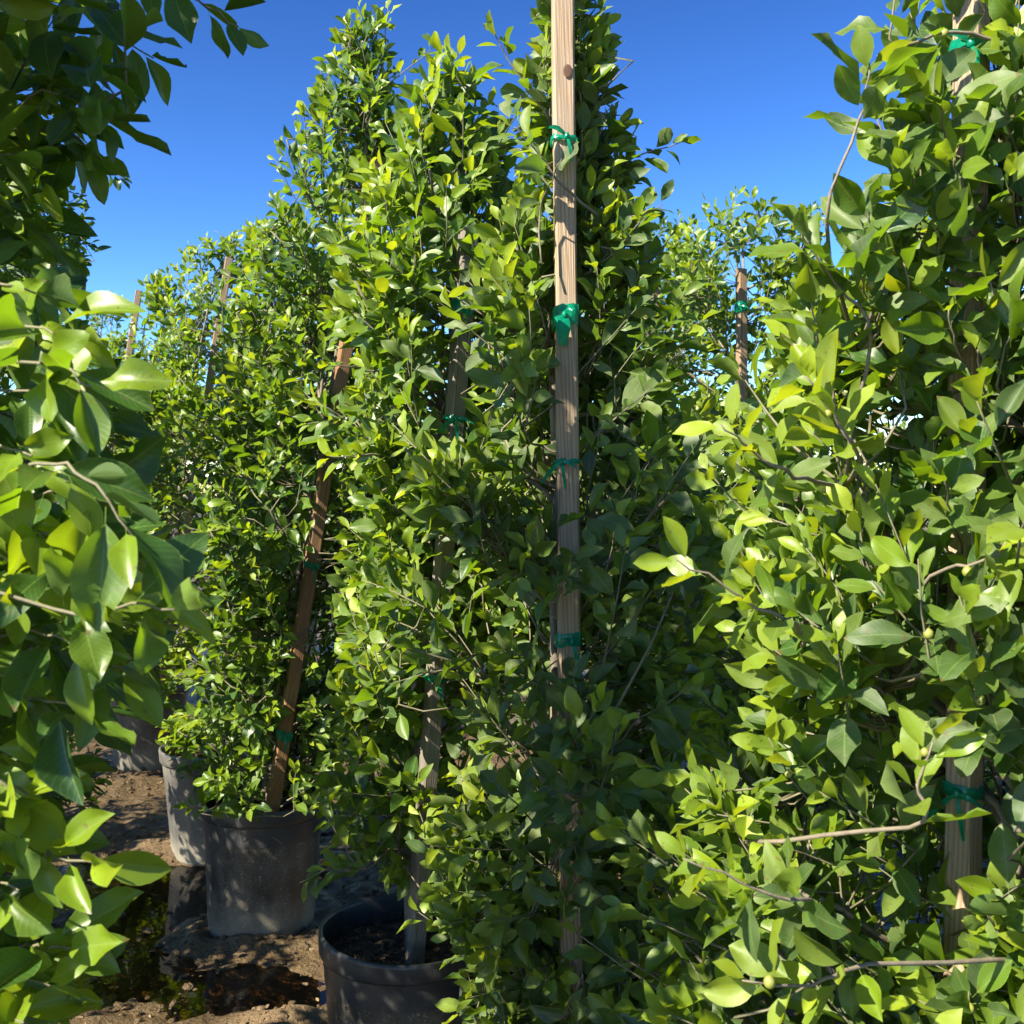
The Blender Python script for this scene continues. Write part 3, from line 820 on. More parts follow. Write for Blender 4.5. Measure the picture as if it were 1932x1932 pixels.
# left side of the aisle
tL = grow("ficus_tree", "out-of-focus ficus tree close beside the aisle, large drooping leaves seen from the shaded side", (-0.88, 1.0), (0.0, 0.0),
     [(0.35, 0.32), (0.7, 0.37), (1.1, 0.43), (1.5, 0.44), (1.8, 0.38), (2.1, 0.36), (2.4, 0.32), (2.65, 0.12)], 1000, 0.073, 19, "near", trunk_r=0.018,
     upness=0.55, dust=0.0, bright=0.6, droop=0.30, nbr=64, thin=(0.8, -0.6, 0.85), tshift=0.12, brmat=M_TWIG,
     sprays=[
        dict(pts=[P(130, -60, 1.2), P(190, 40, 1.2), P(290, 110, 1.2)], n=8, r=0.002, t1=0.4, t0=0.15, droop=0.6),
        dict(pts=[P(250, -80, 1.25), P(370, 0, 1.25), P(450, 50, 1.25)], n=6, r=0.002, t1=0.4, t0=0.15, droop=0.3),
        dict(pts=[P(60, 40, 1.15), P(140, 90, 1.12), P(215, 180, 1.1)], n=9, r=0.002, t1=0.35, t0=0.1, droop=0.6),
        dict(pts=[P(60, 180, 1.15), P(140, 190, 1.12), P(210, 230, 1.1)], n=8, r=0.002, t1=0.35, t0=0.1, droop=0.6),
        dict(pts=[P(60, 880, 0.8), P(160, 900, 0.76), P(250, 1010, 0.74)], n=7, r=0.002, t1=0.45, t0=0.2, droop=0.5),
        dict(pts=[P(100, 1150, 0.8), P(220, 1140, 0.76), P(330, 1150, 0.74)], n=7, r=0.002, t1=0.7, t0=0.3, droop=0.25),
        dict(pts=[P(20, 1580, 0.85), P(90, 1610, 0.82), P(190, 1630, 0.8)], n=6, r=0.002, t1=0.8, t0=0.4, droop=0.2),
        dict(pts=[P(40, 680, 0.85), P(110, 680, 0.8), P(170, 730, 0.78)], n=7, r=0.002, t1=0.8, t0=0.2, droop=0.2),
        dict(pts=[P(0, 1800, 0.9), P(70, 1790, 0.86), P(130, 1790, 0.84)], n=7, r=0.002, t1=0.7, t0=0.3, droop=0.2),
     ] + [dict(pts=[P(x - 190, y - 20, 0.98), P(x - 90, y - 25, 0.88), P(x, y, 0.80 + 0.05 * ((y // 40) % 3))], n=9, r=0.0018, t1=t1, t0=t0, droop=0.3) for x, y, t0, t1 in
          [(x - (55 if y > 1380 else 0), y, t0, t1) for x, y, t0, t1 in [(90, 560, 0.2, 0.5), (150, 640, 0.3, 0.9), (120, 760, 0.15, 0.4), (190, 800, 0.1, 0.4), (60, 860, 0.3, 0.7), (200, 950, 0.1, 0.3), (100, 1010, 0.3, 0.8), (180, 1080, 0.2, 0.6), (60, 1130, 0.3, 0.9), (250, 1130, 0.2, 0.9),
           (150, 1220, 0.2, 0.5), (230, 1260, 0.2, 0.5), (70, 1300, 0.3, 0.8), (160, 1340, 0.1, 0.4), (60, 1420, 0.5, 0.8), (110, 1500, 0.5, 0.8), (40, 1590, 0.3, 0.7), (90, 1680, 0.2, 0.6), (130, 1760, 0.1, 0.5), (60, 1850, 0.3, 0.7), (150, 1860, 0.3, 0.8), (100, 1930, 0.3, 0.7)]]]
       + [dict(pts=[P(x - 160, y - 90, 1.35), P(x - 80, y - 60, 1.28), P(x, y, 1.22)], n=9, r=0.0018, t1=t1, t0=t0, droop=0.6) for x, y, t0, t1 in
          [(60, 60, 0.2, 0.7), (100, 150, 0.2, 0.6), (180, 170, 0.1, 0.4), (50, 240, 0.3, 0.8), (150, 260, 0.1, 0.4), (190, 300, 0.1, 0.5), (90, 340, 0.2, 0.6), (40, 420, 0.2, 0.5), (110, 470, 0.1, 0.4), (70, 540, 0.1, 0.4), (230, 30, 0.1, 0.4)]])
grow("ficus_tree", "leafy ficus tree hidden behind the close out-of-focus tree", (-1.25, 1.74), (0.0, 0.0),
     [(0.45, 0.28), (0.9, 0.34), (1.3, 0.34), (1.6, 0.26), (1.85, 0.14), (1.95, 0.05)], 420, 0.066, 20, "mid", dust=0.05, bright=0.5, droop=0.25)
grow("ficus_tree", "dark fine-leaved ficus tree against the sky with thin hanging twigs", (-1.68, 3.25), (0.0, 0.0),
     [(0.45, 0.30), (1.2, 0.38), (1.8, 0.38), (2.3, 0.36), (2.6, 0.26), (2.8, 0.1)], 640, 0.060, 21, "mid", dust=0.0, bright=0.3, droop=0.4, upness=0.4,
     sprays=[dict(pts=[P(130, 290, 3.2), P(190, 310, 3.2), P(235, 340, 3.2)], n=10, r=0.002, t1=0.2, t0=0.1, droop=0.5),
             dict(pts=[P(110, 400, 3.2), P(140, 450, 3.2), P(165, 465, 3.2)], n=5, r=0.002, t1=0.2, t0=0.1, droop=0.5)])
grow("ficus_tree", "ficus tree of the left row beyond the dark fine-leaved one", (-2.62, 4.9), (0.0, 0.0),
     [(0.45, 0.30), (1.2, 0.38), (1.8, 0.36), (2.1, 0.2), (2.25, 0.06)], 480, 0.062, 22, "far", dust=0.1, bright=0.5, heroes=150)
grow("ficus_tree", "last ficus tree of the left row, low and mostly shaded", (-3.5, 6.6), (0.0, 0.0),
     [(0.45, 0.30), (1.2, 0.40), (1.8, 0.36), (2.2, 0.2), (2.35, 0.06)], 420, 0.064, 23, "far", dust=0.1, bright=0.5, heroes=100)
for x, y, h, lab in [(-2.0, 2.62, 1.62, "unseen short ficus tree outside the left row, added to shade the speckled pot"), (-2.72, 3.55, 1.8, "unseen short ficus tree outside the left row, added to shade the grey dusty pot")]:  # out of view, added for the shade they cast on pots and mud
    grow("ficus_tree", lab, (x, y), (0.0, 0.0), [(0.45, 0.30), (0.9, 0.36), (h - 0.4, 0.34), (h - 0.12, 0.2), (h, 0.06)], 320, 0.064, int(h * 100), "far", dust=0.1, bright=0.5, heroes=20)
# second row, behind on the right
tT = grow("ficus_tree", "sunlit ficus tree with a bare gap of sky beside its slim tan stake", (0.96, 4.24), (0.0, 0.0),
     [(0.45, 0.30), (1.0, 0.40), (1.5, 0.40), (1.85, 0.34), (2.2, 0.38), (2.45, 0.34), (2.64, 0.16)], 1080, 0.062, 24, "mid", dust=0.2, bright=0.95, tshift=0.1, gapz=(1.90, 2.13, 0.80))
tU = grow("ficus_tree", "sunlit ficus tree between the tall pale stake and the tree with the sky gap", (0.66, 4.95), (0.0, 0.0),
     [(0.45, 0.30), (1.0, 0.40), (1.6, 0.42), (2.1, 0.42), (2.5, 0.40), (2.76, 0.16)], 1000, 0.062, 25, "mid", dust=0.2, bright=0.65)
grow("ficus_tree", "low shaded ficus tree between the tall dark tree and the large-leaved one", (0.86, 3.02), (0.0, 0.0),
     [(0.45, 0.30), (0.8, 0.40), (1.2, 0.40), (1.5, 0.30), (1.75, 0.08)], 460, 0.060, 26, "mid", dust=0.3, bright=0.45)
grow("ficus_tree", "ficus tree mostly hidden behind the large-leaved one", (1.62, 3.4), (0.0, 0.0),
     [(0.45, 0.30), (1.0, 0.38), (1.8, 0.38), (2.3, 0.25), (2.5, 0.06)], 420, 0.060, 27, "far", dust=0.3, bright=0.5, heroes=100)
for i, (x, y, lab) in enumerate([(0.12, 5.75, "back row ficus tree glimpsed behind the tall pale stake"), (-0.48, 6.6, "back row ficus tree glimpsed behind the bright tree with grey stake"),
                                 (-1.15, 7.7, "back row ficus tree glimpsed behind the tree with amber stake"), (-1.9, 9.0, "back row ficus tree farthest behind the row with tan stakes")]):
    grow("ficus_tree", lab, (x, y), (0.0, 0.0), [(0.45, 0.32), (1.0, 0.45), (1.7, 0.44), (2.2, 0.32), (2.45, 0.08)], 420, 0.066, 30 + i, "far", dust=0.2, bright=0.55, heroes=80)

# prune leaves that would stand in front of the tied stakes, then find the leaves that show largest
for T in TREES:
    bad = in_holes(T["leaves"], HOLES)
    for k in T["leaves"]:
        T["leaves"][k] = T["leaves"][k][~bad]

def pts_in_holes(p, pad):
    bad = np.zeros(len(p), bool)
    for (a, b, half, front, back) in HOLES:
        d = b - a; L = np.linalg.norm(d); d = d / L
        f = np.array((-a[0], -a[1], 0)); f /= np.linalg.norm(f)
        f = f - d * (f @ d); f /= np.linalg.norm(f)
        q = p - a
        bad |= ((q @ d) > 0) & ((q @ d) < L) & (np.abs(q @ np.cross(d, f)) < half + pad) & ((q @ f) < front) & ((q @ f) > -0.01)
    return bad
for T in TREES:
    cs, rs = T["tw"]
    arr = np.array(cs)
    bad = pts_in_holes(np.concatenate([arr[:, 2:].reshape(-1, 3), (arr[:, 1:4] * 0.5 + arr[:, 2:] * 0.5).reshape(-1, 3)]), 0.004)
    bad = bad.reshape(2, len(arr), 3).any((0, 2))
    gone = np.append(bad, False)[T["leaves"]["sid"]]           # leaves go with their twig (sid -1: long shoots, kept)
    for k in T["leaves"]:
        T["leaves"][k] = T["leaves"][k][~gone]
    T["tw"] = ([c for c, b in zip(cs, bad) if not b], [c for c, b in zip(rs, bad) if not b])

    bc, brr = T["br"]                                           # cut back branches that would end bare beside a stake
    nb, nr = [], []
    for i, (c, w) in enumerate(zip(bc, brr)):
        if i not in T["spray_ids"]:
            hit = pts_in_holes(c, 0.05)
            if hit.any():
                k = int(np.argmax(hit))
                if k < 3: continue
                c, w = c[:k], np.linspace(w[0], 0.0012, k)
        nb.append(c); nr.append(w)
    T["br"] = (nb, nr)

GRID = 644
zb = np.full(GRID * GRID, 1e9)
smp = [(0.0, 0.15), (0, 0.4), (0, 0.65), (0, 0.9), (0.6, 0.35), (-0.6, 0.35), (0.6, 0.65), (-0.6, 0.65)]
proj = []
for T in TREES:
    lv = T["leaves"]
    b = np.cross(lv["axis"], lv["nrm"])
    S = []
    for u, v in smp:
        w = lv["ratio"] * 0.5 * half_width(np.array(v)) * u
        p = lv["pos"] + lv["len"][:, None] * ((0.16 + 0.84 * v) * lv["axis"] + w[:, None] * b)
        x, y, d = project(p)
        gx_, gy_ = (x / 1932 * GRID).astype(int), (y / 1932 * GRID).astype(int)
        ok = (gx_ >= 0) & (gx_ < GRID) & (gy_ >= 0) & (gy_ < GRID) & (d > 0.1)
        idx = np.where(ok, gy_ * GRID + gx_, 0)
        np.minimum.at(zb, idx[ok], d[ok])
        S.append((idx, ok, d))
    proj.append(S)
for T, S in zip(TREES, proj):
    lv = T["leaves"]
    vis = np.zeros(len(lv["pos"]))
    dm = np.zeros(len(lv["pos"]))
    for idx, ok, d in S:
        vis += ok & (d < zb[idx] + 0.012); dm += d / len(S)
    view = unit(lv["pos"] - np.array((0, 0, CAM_H)))
    face = np.abs((view * lv["nrm"]).sum(1)) + 0.15
    score = vis / 8 * (lv["len"] / dm) ** 2 * face
    order = np.argsort(-score)[: T["heroes"]]
    T["hero_idx"] = order[score[order] > 0]

# ------------------------------------------------------------------ build the trees
NLEAF = 0
for T in TREES:
    lv = T["leaves"]
    z0 = 0.34
    root = empty(T["name"], (T["base"][0], T["base"][1], z0), T["label"], "tree", "potted ficus trees")
    origin = np.array((T["base"][0], T["base"][1], z0))
    tv, tt = tubes([c for c, _ in T["trunk"]], [r_ for _, r_ in T["trunk"]], 7)
    trunk = link(bpy.data.objects.new("trunk", mesh_np("trunk", tv - origin, tt, mats=[M_BARK])), root)
    bv, bt = tubes(*T["br"], 5)
    br = link(bpy.data.objects.new("branches", mesh_np("branches", bv - origin, bt, mats=[T["brmat"]])), trunk); br["kind"] = "stuff"
    tv, tt = tubes(*T["tw"], 3)
    tw = link(bpy.data.objects.new("twigs", mesh_np("twigs", tv - origin, tt, mats=[M_TWIG])), trunk); tw["kind"] = "stuff"
    hero = np.zeros(len(lv["pos"]), bool); hero[T["hero_idx"]] = True
    rest = {k: v[~hero] for k, v in lv.items()}
    rest["pos"] = rest["pos"] - origin
    crown = link(bpy.data.objects.new("crown", build_foliage_mesh("crown", rest, T["detail"])), root); crown["kind"] = "stuff"
    for i in T["hero_idx"]:
        me = hero_mesh(int(lv["shape"][i]), int(round(lv["tint"][i] * (NT - 1))), int(round(lv["dust"][i] * (ND - 1))))
        o = bpy.data.objects.new("leaf", me)
        a, n = lv["axis"][i], lv["nrm"][i]; b = np.cross(a, n); L = lv["len"][i]; p = lv["pos"][i] - origin
        o.matrix_basis = Matrix(((b[0] * L, a[0] * L, n[0] * L, p[0]), (b[1] * L, a[1] * L, n[1] * L, p[1]), (b[2] * L, a[2] * L, n[2] * L, p[2]), (0, 0, 0, 1)))
        link(o, root)
        NLEAF += 1
    T["root"] = root

# figs on the large-leaved tree
def uv_sphere(seg, rings, r):
    v, f = [(0, 0, -r)], []
    for i in range(1, rings):
        a = -math.pi / 2 + math.pi * i / rings
        for j in range(seg):
            t = 2 * math.pi * j / seg
            v.append((r * math.cos(a) * math.cos(t), r * math.cos(a) * math.sin(t), r * math.sin(a) * 1.08))
    v.append((0, 0, r * 1.2))
    for j in range(seg):
        f.append((0, 1 + (j + 1) % seg, 1 + j)); f.append((len(v) - 1, 1 + (rings - 2) * seg + j, 1 + (rings - 2) * seg + (j + 1) % seg))
        for i in range(rings - 2):
            a, b = 1 + i * seg + j, 1 + i * seg + (j + 1) % seg
            f.append((a, b, b + seg, a + seg))
    return v, f
fv, ff = uv_sphere(10, 7, 0.0052)
fig_me = mesh_py("fig", fv, ff, [M_FIG], True)
hl = tR["leaves"]
fr_ = np.random.default_rng(3)
near_vis = tR["hero_idx"][:160]
for i in fr_.choice(near_vis, 26, replace=False):
    o = bpy.data.objects.new("fig", fig_me)
    p = hl["pos"][i] + fr_.normal(0, 0.004, 3) - np.array((tR["base"][0], tR["base"][1], 0.34))
    o.location = p
    s = fr_.uniform(0.7, 1.15); o.scale = (s, s, s)
    link(o, tR["root"])

# ------------------------------------------------------------------ stakes with tie tape
def stake(label, key, w, rot, wood, tapes, rough=0.0012, seed=1, depth=None):
    a, b = (Vector(v) for v in ST[key])
    a = a - (b - a).normalized() * 0.12
    L = (b - a).length
    q = (b - a).to_track_quat('Z', 'Y')
    root = empty("wooden_stake", a, label, "stake", "wooden tree stakes")
    root.rotation_mode = 'QUATERNION'
    from mathutils import Quaternion
    root.rotation_quaternion = q @ Quaternion((0, 0, 1), rot)
    r = random.Random(seed)
    d = depth or w
    ch = 0.10
    prof = [(-0.5 + ch, -0.5), (0.5 - ch, -0.5), (0.5, -0.5 + ch), (0.5, 0.5 - ch), (0.5 - ch, 0.5), (-0.5 + ch, 0.5), (-0.5, 0.5 - ch), (-0.5, -0.5 + ch)]
    n = 22; V, Fc = [], []
    bx_, by_ = 0.0, 0.0
    for i in range(n):
        z = L * i / (n - 1)
        bx_ += r.gauss(0, rough * 0.6); by_ += r.gauss(0, rough * 0.6)
        for (x, y) in prof:
            V.append((x * w + bx_ * 0.6 + r.gauss(0, rough * 0.25), y * d + by_ * 0.6 + r.gauss(0, rough * 0.25), z + (r.gauss(0, 0.002) if i == n - 1 else 0)))
    for i in range(n - 1):
        for j in range(8):
            k = (j + 1) % 8
            Fc.append((i * 8 + j, i * 8 + k, i * 8 + 8 + k, i * 8 + 8 + j))
    Fc.append(tuple(range(7, -1, -1))); Fc.append(tuple((n - 1) * 8 + j for j in range(8)))
    link(bpy.data.objects.new("post", mesh_py("post", V, Fc, [M_WOOD[wood]])), root)
    inv = (Matrix.Translation(a) @ root.rotation_quaternion.to_matrix().to_4x4()).inverted()
    to_cam = (inv.to_3x3() @ Vector((-a.x, -a.y, 0.0))).normalized()
    for tp in tapes:
        py, hgt, style = tp[:3]
        z = (inv @ Vector(on(key, py))).z
        tv, tf = [], []
        # wrapped band, slightly slanted and crumpled
        m = 24
        for ring, zz in ((0, -0.5), (1, -0.2), (2, 0.15), (3, 0.5)):
            for j in range(m):
                t = 2 * math.pi * j / m
                c, s = math.cos(t), math.sin(t)
                k = 1.0 / max(abs(c), abs(s))
                rr = min(k, 1.22) * 0.5
                pad = 0.0022 + 0.002 * r.random() + (0.002 if ring in (1, 2) else 0)
                tv.append((c * (rr * w + pad), s * (rr * d + pad), z + zz * hgt + 0.10 * hgt * math.sin(t + 1.0) + r.gauss(0, 0.0015)))
        for ring in range(3):
            for j in range(m):
                k = (j + 1) % m
                tf.append((ring * m + j, ring * m + k, ring * m + m + k, ring * m + m + j))
        tape = link(bpy.data.objects.new("tie_tape", mesh_py("tie_tape", tv, tf, [M_TAPE], True)), root)
        tape["label"] = "green plastic tie tape"
        # knot and two loose tails on the visible side
        kv, kf = [], []
        fwd = to_cam; side = Vector((-fwd.y, fwd.x, 0))
        ko = Vector((0, 0, z)) + fwd * (w * 0.66 + 0.003) + side * r.uniform(-0.3, 0.3) * w
        sv, sf = uv_sphere(8, 5, 0.0065 if style != 'bow' else 0.0055)
        kv += [tuple(ko + Vector((p[0], p[1] * 0.9, p[2] * 1.1 + r.gauss(0, 0.0006)))) for p in sv]; kf += sf
        tails = {'bow': [(-0.75, -0.45), (0.25, -1.2), (0.7, 0.1)], 'tail': [(0.3, -1.0), (-0.5, 0.5)], 'up': [(0.7, 1.0), (-0.15, -1.4)]}[style]
        for (sx, sz) in tails:
            base_i = len(kv)
            Lt = r.uniform(0.028, 0.045); ww = r.uniform(0.003, 0.0055) if style != 'up' or sz > 0 else 0.015
            dirv = (side * sx + Vector((0, 0, sz))).normalized()
            nrm = dirv.cross(fwd).normalized()
            for i in range(5):
                t = i / 4
                c = ko + dirv * Lt * t + fwd * (0.010 * math.sin(t * 2.6)) - Vector((0, 0, 0.016)) * t * t
                wv2 = ww * (0.35 + 0.65 * min(1, t * 2.2))
                tw_ = nrm * math.cos(t * 1.1) + fwd * math.sin(t * 1.1) * 0.6
                kv += [tuple(c - tw_ * wv2), tuple(c + fwd * 0.001 * math.sin(i * 2)), tuple(c + tw_ * wv2)]
            for i in range(4):
                for e in (0, 1):
                    k = base_i + i * 3 + e
                    kf.append((k, k + 1, k + 4, k + 3))
        ko_ = link(bpy.data.objects.new("knot", mesh_py("knot", kv, kf, [M_TAPE], True)), tape)
    return root, inv, to_cam

sA, invA, camA = stake("tall pale square stake rising far above the dark central tree, brown knot near its top", "A", 0.0385, 0.05, "pale",
      [(600, 0.036, 'up'), (872, 0.008, 'bow'), (1206, 0.024, 'tail'), (268, 0.010, 'tail')], seed=3)
# wood knot on its face
kz = (invA @ Vector(on("A", 142))).z
kn_v, kn_f = [], []
kf_ = Vector((math.copysign(1, camA.x), 0, 0)) if abs(camA.x) > abs(camA.y) else Vector((0, math.copysign(1, camA.y), 0))   # the face towards the aisle
ks_ = Vector((0, 0, 1)).cross(kf_)
for ring, (rr, h) in enumerate([(0.0095, 0.0006), (0.0075, 0.0022), (0.0045, 0.0016), (0.002, 0.0022)]):
    for j in range(14):
        t = 2 * math.pi * j / 14
        kn_v.append(tuple(ks_ * (0.006 + rr * math.cos(t) * 0.85) + kf_ * (0.0196 + 0.35 * h) + Vector((0, 0, kz + rr * 1.25 * math.sin(t)))))
for ring in range(3):
    for j in range(14):
        k = (j + 1) % 14
        kn_f.append((ring * 14 + j, ring * 14 + k, ring * 14 + 14 + k, ring * 14 + 14 + j))
kn_f.append(tuple(42 + j for j in range(14)))
link(bpy.data.objects.new("wood_knot", mesh_py("wood_knot", kn_v, kn_f, [M_KNOT], True)), sA)
stake("grey weathered stake standing in the pot with mulch, half hidden by bright leaves", "B", 0.036, 0.55, "grey", [(790, 0.012, 'bow'), (580, 0.030, 'tail'), (1280, 0.008, 'tail')], seed=4)
stake("amber brown stake leaning in the speckled black pot", "C", 0.040, 0.45, "amber", [(1066, 0.022, 'tail'), (1385, 0.030, 'tail')], seed=5)
stake("tan stake with a green tie near its top in the sunny yellow-green tree", "D", 0.040, 0.3, "tan", [(585, 0.030, 'tail')], seed=6)
stake("plain far stake sticking out above its tree, no tie showing", "E", 0.040, 0.3, "tan", [], seed=7)
stake("slim tan stake with green tie in front of a patch of open sky", "F", 0.036, 0.35, "tan", [(580, 0.04, 'bow')], seed=8)
stake("thin stake top glimpsed through leaves right of the tall pale stake", "G", 0.036, 0.2, "tan", [], seed=9)
stake("pale stake with a brown side inside the large-leaved tree with figs", "H", 0.034, 0.62, "pale", [(97, 0.022, 'tail'), (1488, 0.016, 'bow'), (1085, 0.016, 'tail')], seed=10)

# ------------------------------------------------------------------ pots
def lathe(profile, seg):
    V, Fc = [], []
    n = len(profile)
    for (r, z) in profile:
        for j in range(seg):
            t = 2 * math.pi * j / seg
            V.append((r * math.cos(t), r * math.sin(t), z))
    for i in range(n - 1):
        for j in range(seg):
            k = (j + 1) % seg
            Fc.append((i * seg + j, i * seg + k, i * seg + seg + k, i * seg + seg + j))
    return V, Fc
SEG = 64
bv, bf = lathe([(0.02, 0.004), (0.150, 0.004), (0.166, 0.010), (0.171, 0.024), (0.173, 0.06), (0.180, 0.18), (0.187, 0.30), (0.1915, 0.392)], SEG)
BODY = mesh_py("pot_body", bv, bf, [M_POT], True)
BODYG = mesh_py("pot_body_dusty", bv, bf, [M_POTG], True)
rv, rf = lathe([(0.1915, 0.392), (0.2005, 0.3935), (0.2035, 0.399), (0.2040, 0.415), (0.2055, 0.432), (0.2045, 0.440), (0.200, 0.4425), (0.196, 0.440), (0.1945, 0.432), (0.1925, 0.37), (0.190, 0.33)], SEG)
# the thin rolled lip is never a perfect circle
RIMS = []
for k in range(3):
    rr = random.Random(k)
    a1, a2, p1, p2 = rr.uniform(0.004, 0.009), rr.uniform(0.002, 0.004), rr.uniform(0, 6), rr.uniform(0, 6)
    vv = []
    for (x, y, z) in rv:
        t = math.atan2(y, x); h = max(0, (z - 0.392) / 0.05) if z > 0.37 else 0
        s = 1 + h * (a1 * math.cos(2 * t + p1) + a2 * math.cos(3 * t + p2))
        vv.append((x * s, y * s, z + h * 0.0035 * math.sin(2 * t + p2)))
    RIMS.append(mesh_py("pot_rim", vv, rf, [M_RIM], True))
RIMG = RIMS[1].copy(); RIMG.materials.clear(); RIMG.materials.append(M_POTG)
# soil and bark chips
sr = np.random.default_rng(5)
sv_, sf_ = [], []
RN = 9
for i in range(RN + 1):
    rad_ = 0.1895 * i / RN
    for j in range(28):
        t = 2 * math.pi * j / 28
        sv_.append((rad_ * math.cos(t), rad_ * math.sin(t), 0.372 + 0.012 * noise.noise(Vector((rad_ * math.cos(t), rad_ * math.sin(t), 0)) * 22)))
for i in range(RN):
    for j in range(28):
        k = (j + 1) % 28
        sf_.append((i * 28 + j, i * 28 + k, i * 28 + 28 + k, i * 28 + 28 + j))
SOIL = mesh_py("soil", sv_, sf_, [M_MULCH], True)
cv, cf = [], []
for i in range(380):
    rad_, t = 0.178 * math.sqrt(sr.random()), sr.random() * 6.28
    c = Vector((rad_ * math.cos(t), rad_ * math.sin(t), 0.377 + sr.random() * 0.010))
    from mathutils import Euler
    R = Euler((sr.normal(0, 0.35), sr.normal(0, 0.35), sr.random() * 6.28)).to_matrix()
    l, w_, h = sr.uniform(0.010, 0.034), sr.uniform(0.004, 0.009), sr.uniform(0.001, 0.003)
    o = len(cv)
    for sx, sy in ((-1, -0.6), (0.7, -1), (1, 0.5), (-0.6, 1)):
        for sz in (-1, 1):
            cv.append(tuple(c + R @ Vector((sx * l / 2, sy * w_ / 2, sz * h / 2))))
    for (a, b) in ((0, 2), (2, 4), (4, 6), (6, 0)):
        cf.append((o + a, o + b, o + b + 1, o + a + 1))
    cf.append((o + 1, o + 3, o + 5, o + 7))
M_CHIP = plain_material("bark_chip", (0.085, 0.052, 0.030), 0.85)
CHIPS = mesh_py("bark_chips", cv, cf, [M_CHIP])
hv, hf = [], []
for j in range(14):
    t = 2 * math.pi * j / 14
    hv.append((0.1742 * math.cos(0.085 * math.cos(t)), 0.1742 * math.sin(0.085 * math.cos(t)), 0.030 + 0.014 * math.sin(t)))
hf.append(tuple(range(14)))
HOLE = mesh_py("drain_hole", hv, hf, [M_MULCH])

def pot(label, x, y, z=0.0, tilt=(0, 0), rotz=0.0, grey=False, rim=0, holes=True):
    root = empty("nursery_pot", (x, y, z), label, "pot", "black plastic nursery pots")
    root.rotation_euler = (tilt[0], tilt[1], rotz)
    body = link(bpy.data.objects.new("pot_body", BODYG if grey else BODY), root)
    link(bpy.data.objects.new("rim", RIMG if grey else RIMS[rim]), root)
    link(bpy.data.objects.new("soil", SOIL), root)
    c = link(bpy.data.objects.new("bark_chips", CHIPS), root); c["kind"] = "stuff"
    if holes:
        for k in range(4):
            h = link(bpy.data.objects.new("drain_hole", HOLE), body); h.rotation_euler = (0, 0, math.pi / 2 * k)
    return root

pot("black pot with bark mulch and a grey stake in it", -0.243, 2.36, 0.0, (0.0, 0.0), 0.4)
pot("speckled black pot standing in the puddle, amber stake inside", -0.835, 3.38, -0.012, (0.0, 0.035), 1.1, rim=2)
pot("grey dusty pot with a dented pale rim, behind the speckled black pot", -1.185, 4.08, -0.005, (0.0, 0.03), 3.55, grey=True, rim=1)
pot("black pot in deep shade beyond the grey dusty pot", -1.90, 5.32, 0.01, (0, 0.02), 0.2, rim=0)
others = [(-2.0, 2.62, "pot outside the left row, under the first unseen short tree"), (-2.72, 3.55, "pot outside the left row, under the second unseen short tree"), (0.10, 2.02, "black pot under the tall dark tree with the tall pale stake"), (0.64, 1.38, "black pot under the large-leaved tree with figs"), (-2.75, 6.68, "far pot under the tree whose stake sticks out above its top"),
          (-3.35, 8.2, "farthest pot at the end of the aisle"), (-0.88, 1.0, "pot under the out-of-focus tree close beside the aisle"), (-1.25, 1.74, "pot hidden under the leafy tree behind the out-of-focus one"),
          (-1.68, 3.25, "pot under the dark fine-leaved tree"), (-2.62, 4.9, "pot of the left row beyond the dark fine-leaved tree"), (-3.5, 6.6, "last pot of the left row"), (0.96, 4.24, "pot under the tree with the sky gap"),
          (0.66, 4.95, "pot under the sunlit tree left of the sky gap"), (0.86, 3.02, "pot under the low shaded tree"), (1.62, 3.4, "pot hidden behind the large-leaved tree"), (0.12, 5.75, "back row pot behind the tall pale stake"),
          (-0.48, 6.6, "back row pot behind the bright tree with grey stake"), (-1.15, 7.7, "back row pot behind the tree with amber stake"), (-1.9, 9.0, "back row pot farthest behind the tan stakes")]
for i, (x, y, lab) in enumerate(others):
    pot(lab, x, y, ground_z(x, y) - 0.012, (0, 0), i * 1.3, rim=i % 3, holes=False)

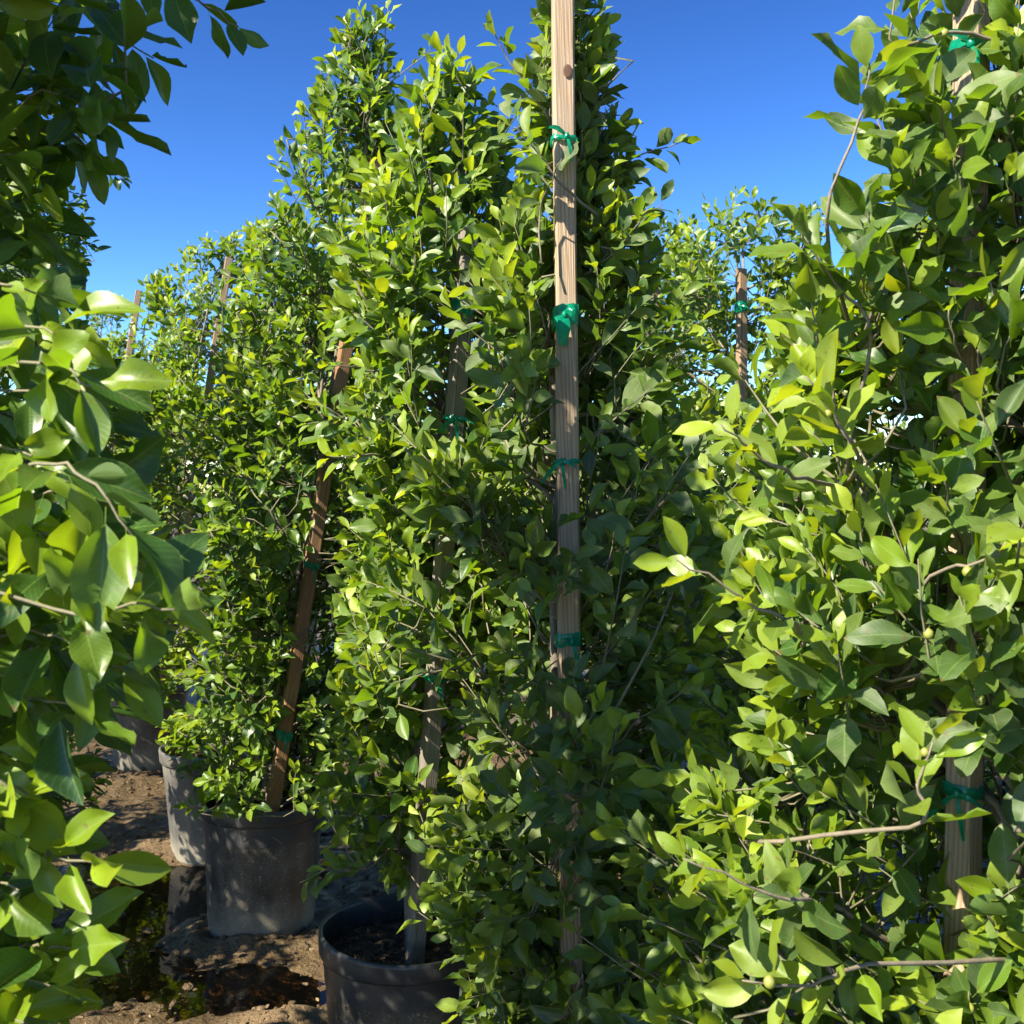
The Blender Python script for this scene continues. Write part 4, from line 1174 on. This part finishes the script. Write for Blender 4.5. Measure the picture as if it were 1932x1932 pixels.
# ------------------------------------------------------------------ litter and clods on the ground
lr = np.random.default_rng(9)
n = 650
lx, ly = lr.uniform(-2.4, 1.2, n), lr.uniform(2.3, 6.0, n)
lz = np.array([max(ground_z(x, y), -0.001) for x, y in zip(lx, ly)]) + 0.004
ang = lr.random(n) * 6.28
axis = unit(np.stack([np.cos(ang), np.sin(ang), lr.normal(0, 0.10, n)], -1))
up = np.array((0, 0, 1.0)) + lr.normal(0, 0.22, (n, 3))
lit = dict(pos=np.stack([lx, ly, lz], -1), axis=axis, nrm=unit(up - (up * axis).sum(1, keepdims=True) * axis), len=lr.uniform(0.015, 0.055, n), tint=np.zeros(n), dust=np.ones(n),
           shape=lr.integers(0, 6, n), ratio=lr.uniform(0.28, 0.5, n), fold=lr.uniform(-0.2, 0.5, n), curl=lr.uniform(-0.2, 0.25, n), wave=lr.normal(0, 1, n), bend=lr.normal(0, 0.08, n))
me = build_foliage_mesh("leaf_litter", lit, "mid"); me.materials.clear(); me.materials.append(M_DRY)
o = link(bpy.data.objects.new("leaf_litter", me)); o["kind"] = "stuff"; o["label"] = "dry fallen leaves scattered over the wet mud"

ico_v, ico_f = uv_sphere(7, 5, 1.0)
ico_v = np.array(ico_v); tri = []
for f in ico_f:
    tri += [f] if len(f) == 3 else [(f[0], f[1], f[2]), (f[0], f[2], f[3])]
tri = np.array(tri)
n = 5200
gxr, gyr = lr.uniform(-2.4, 1.0, n), lr.uniform(2.3, 6.0, n)
gzr = np.array([ground_z(x, y) for x, y in zip(gxr, gyr)])
keep = gzr > -0.012
gxr, gyr, gzr = gxr[keep], gyr[keep], gzr[keep]; n = len(gxr)
size = 0.003 + 0.011 * lr.random(n) ** 3
vv = ico_v[None] * (1 + lr.normal(0, 0.18, (n, len(ico_v), 1))) * np.stack([size * lr.uniform(0.8, 1.6, n), size * lr.uniform(0.8, 1.6, n), size * 0.7], -1)[:, None]
vv = vv + np.stack([gxr, gyr, gzr + size * 0.2], -1)[:, None]
tt = (tri[None] + (np.arange(n) * len(ico_v))[:, None, None]).reshape(-1, 3)
o = link(bpy.data.objects.new("mud_clods", mesh_np("mud_clods", vv.reshape(-1, 3), tt, mats=[M_MUD], smooth=False))); o["kind"] = "stuff"; o["label"] = "small clods of mud and grit on the ground"
print("leaf objects", NLEAF, "leaves", sum(len(T["leaves"]["pos"]) for T in TREES))
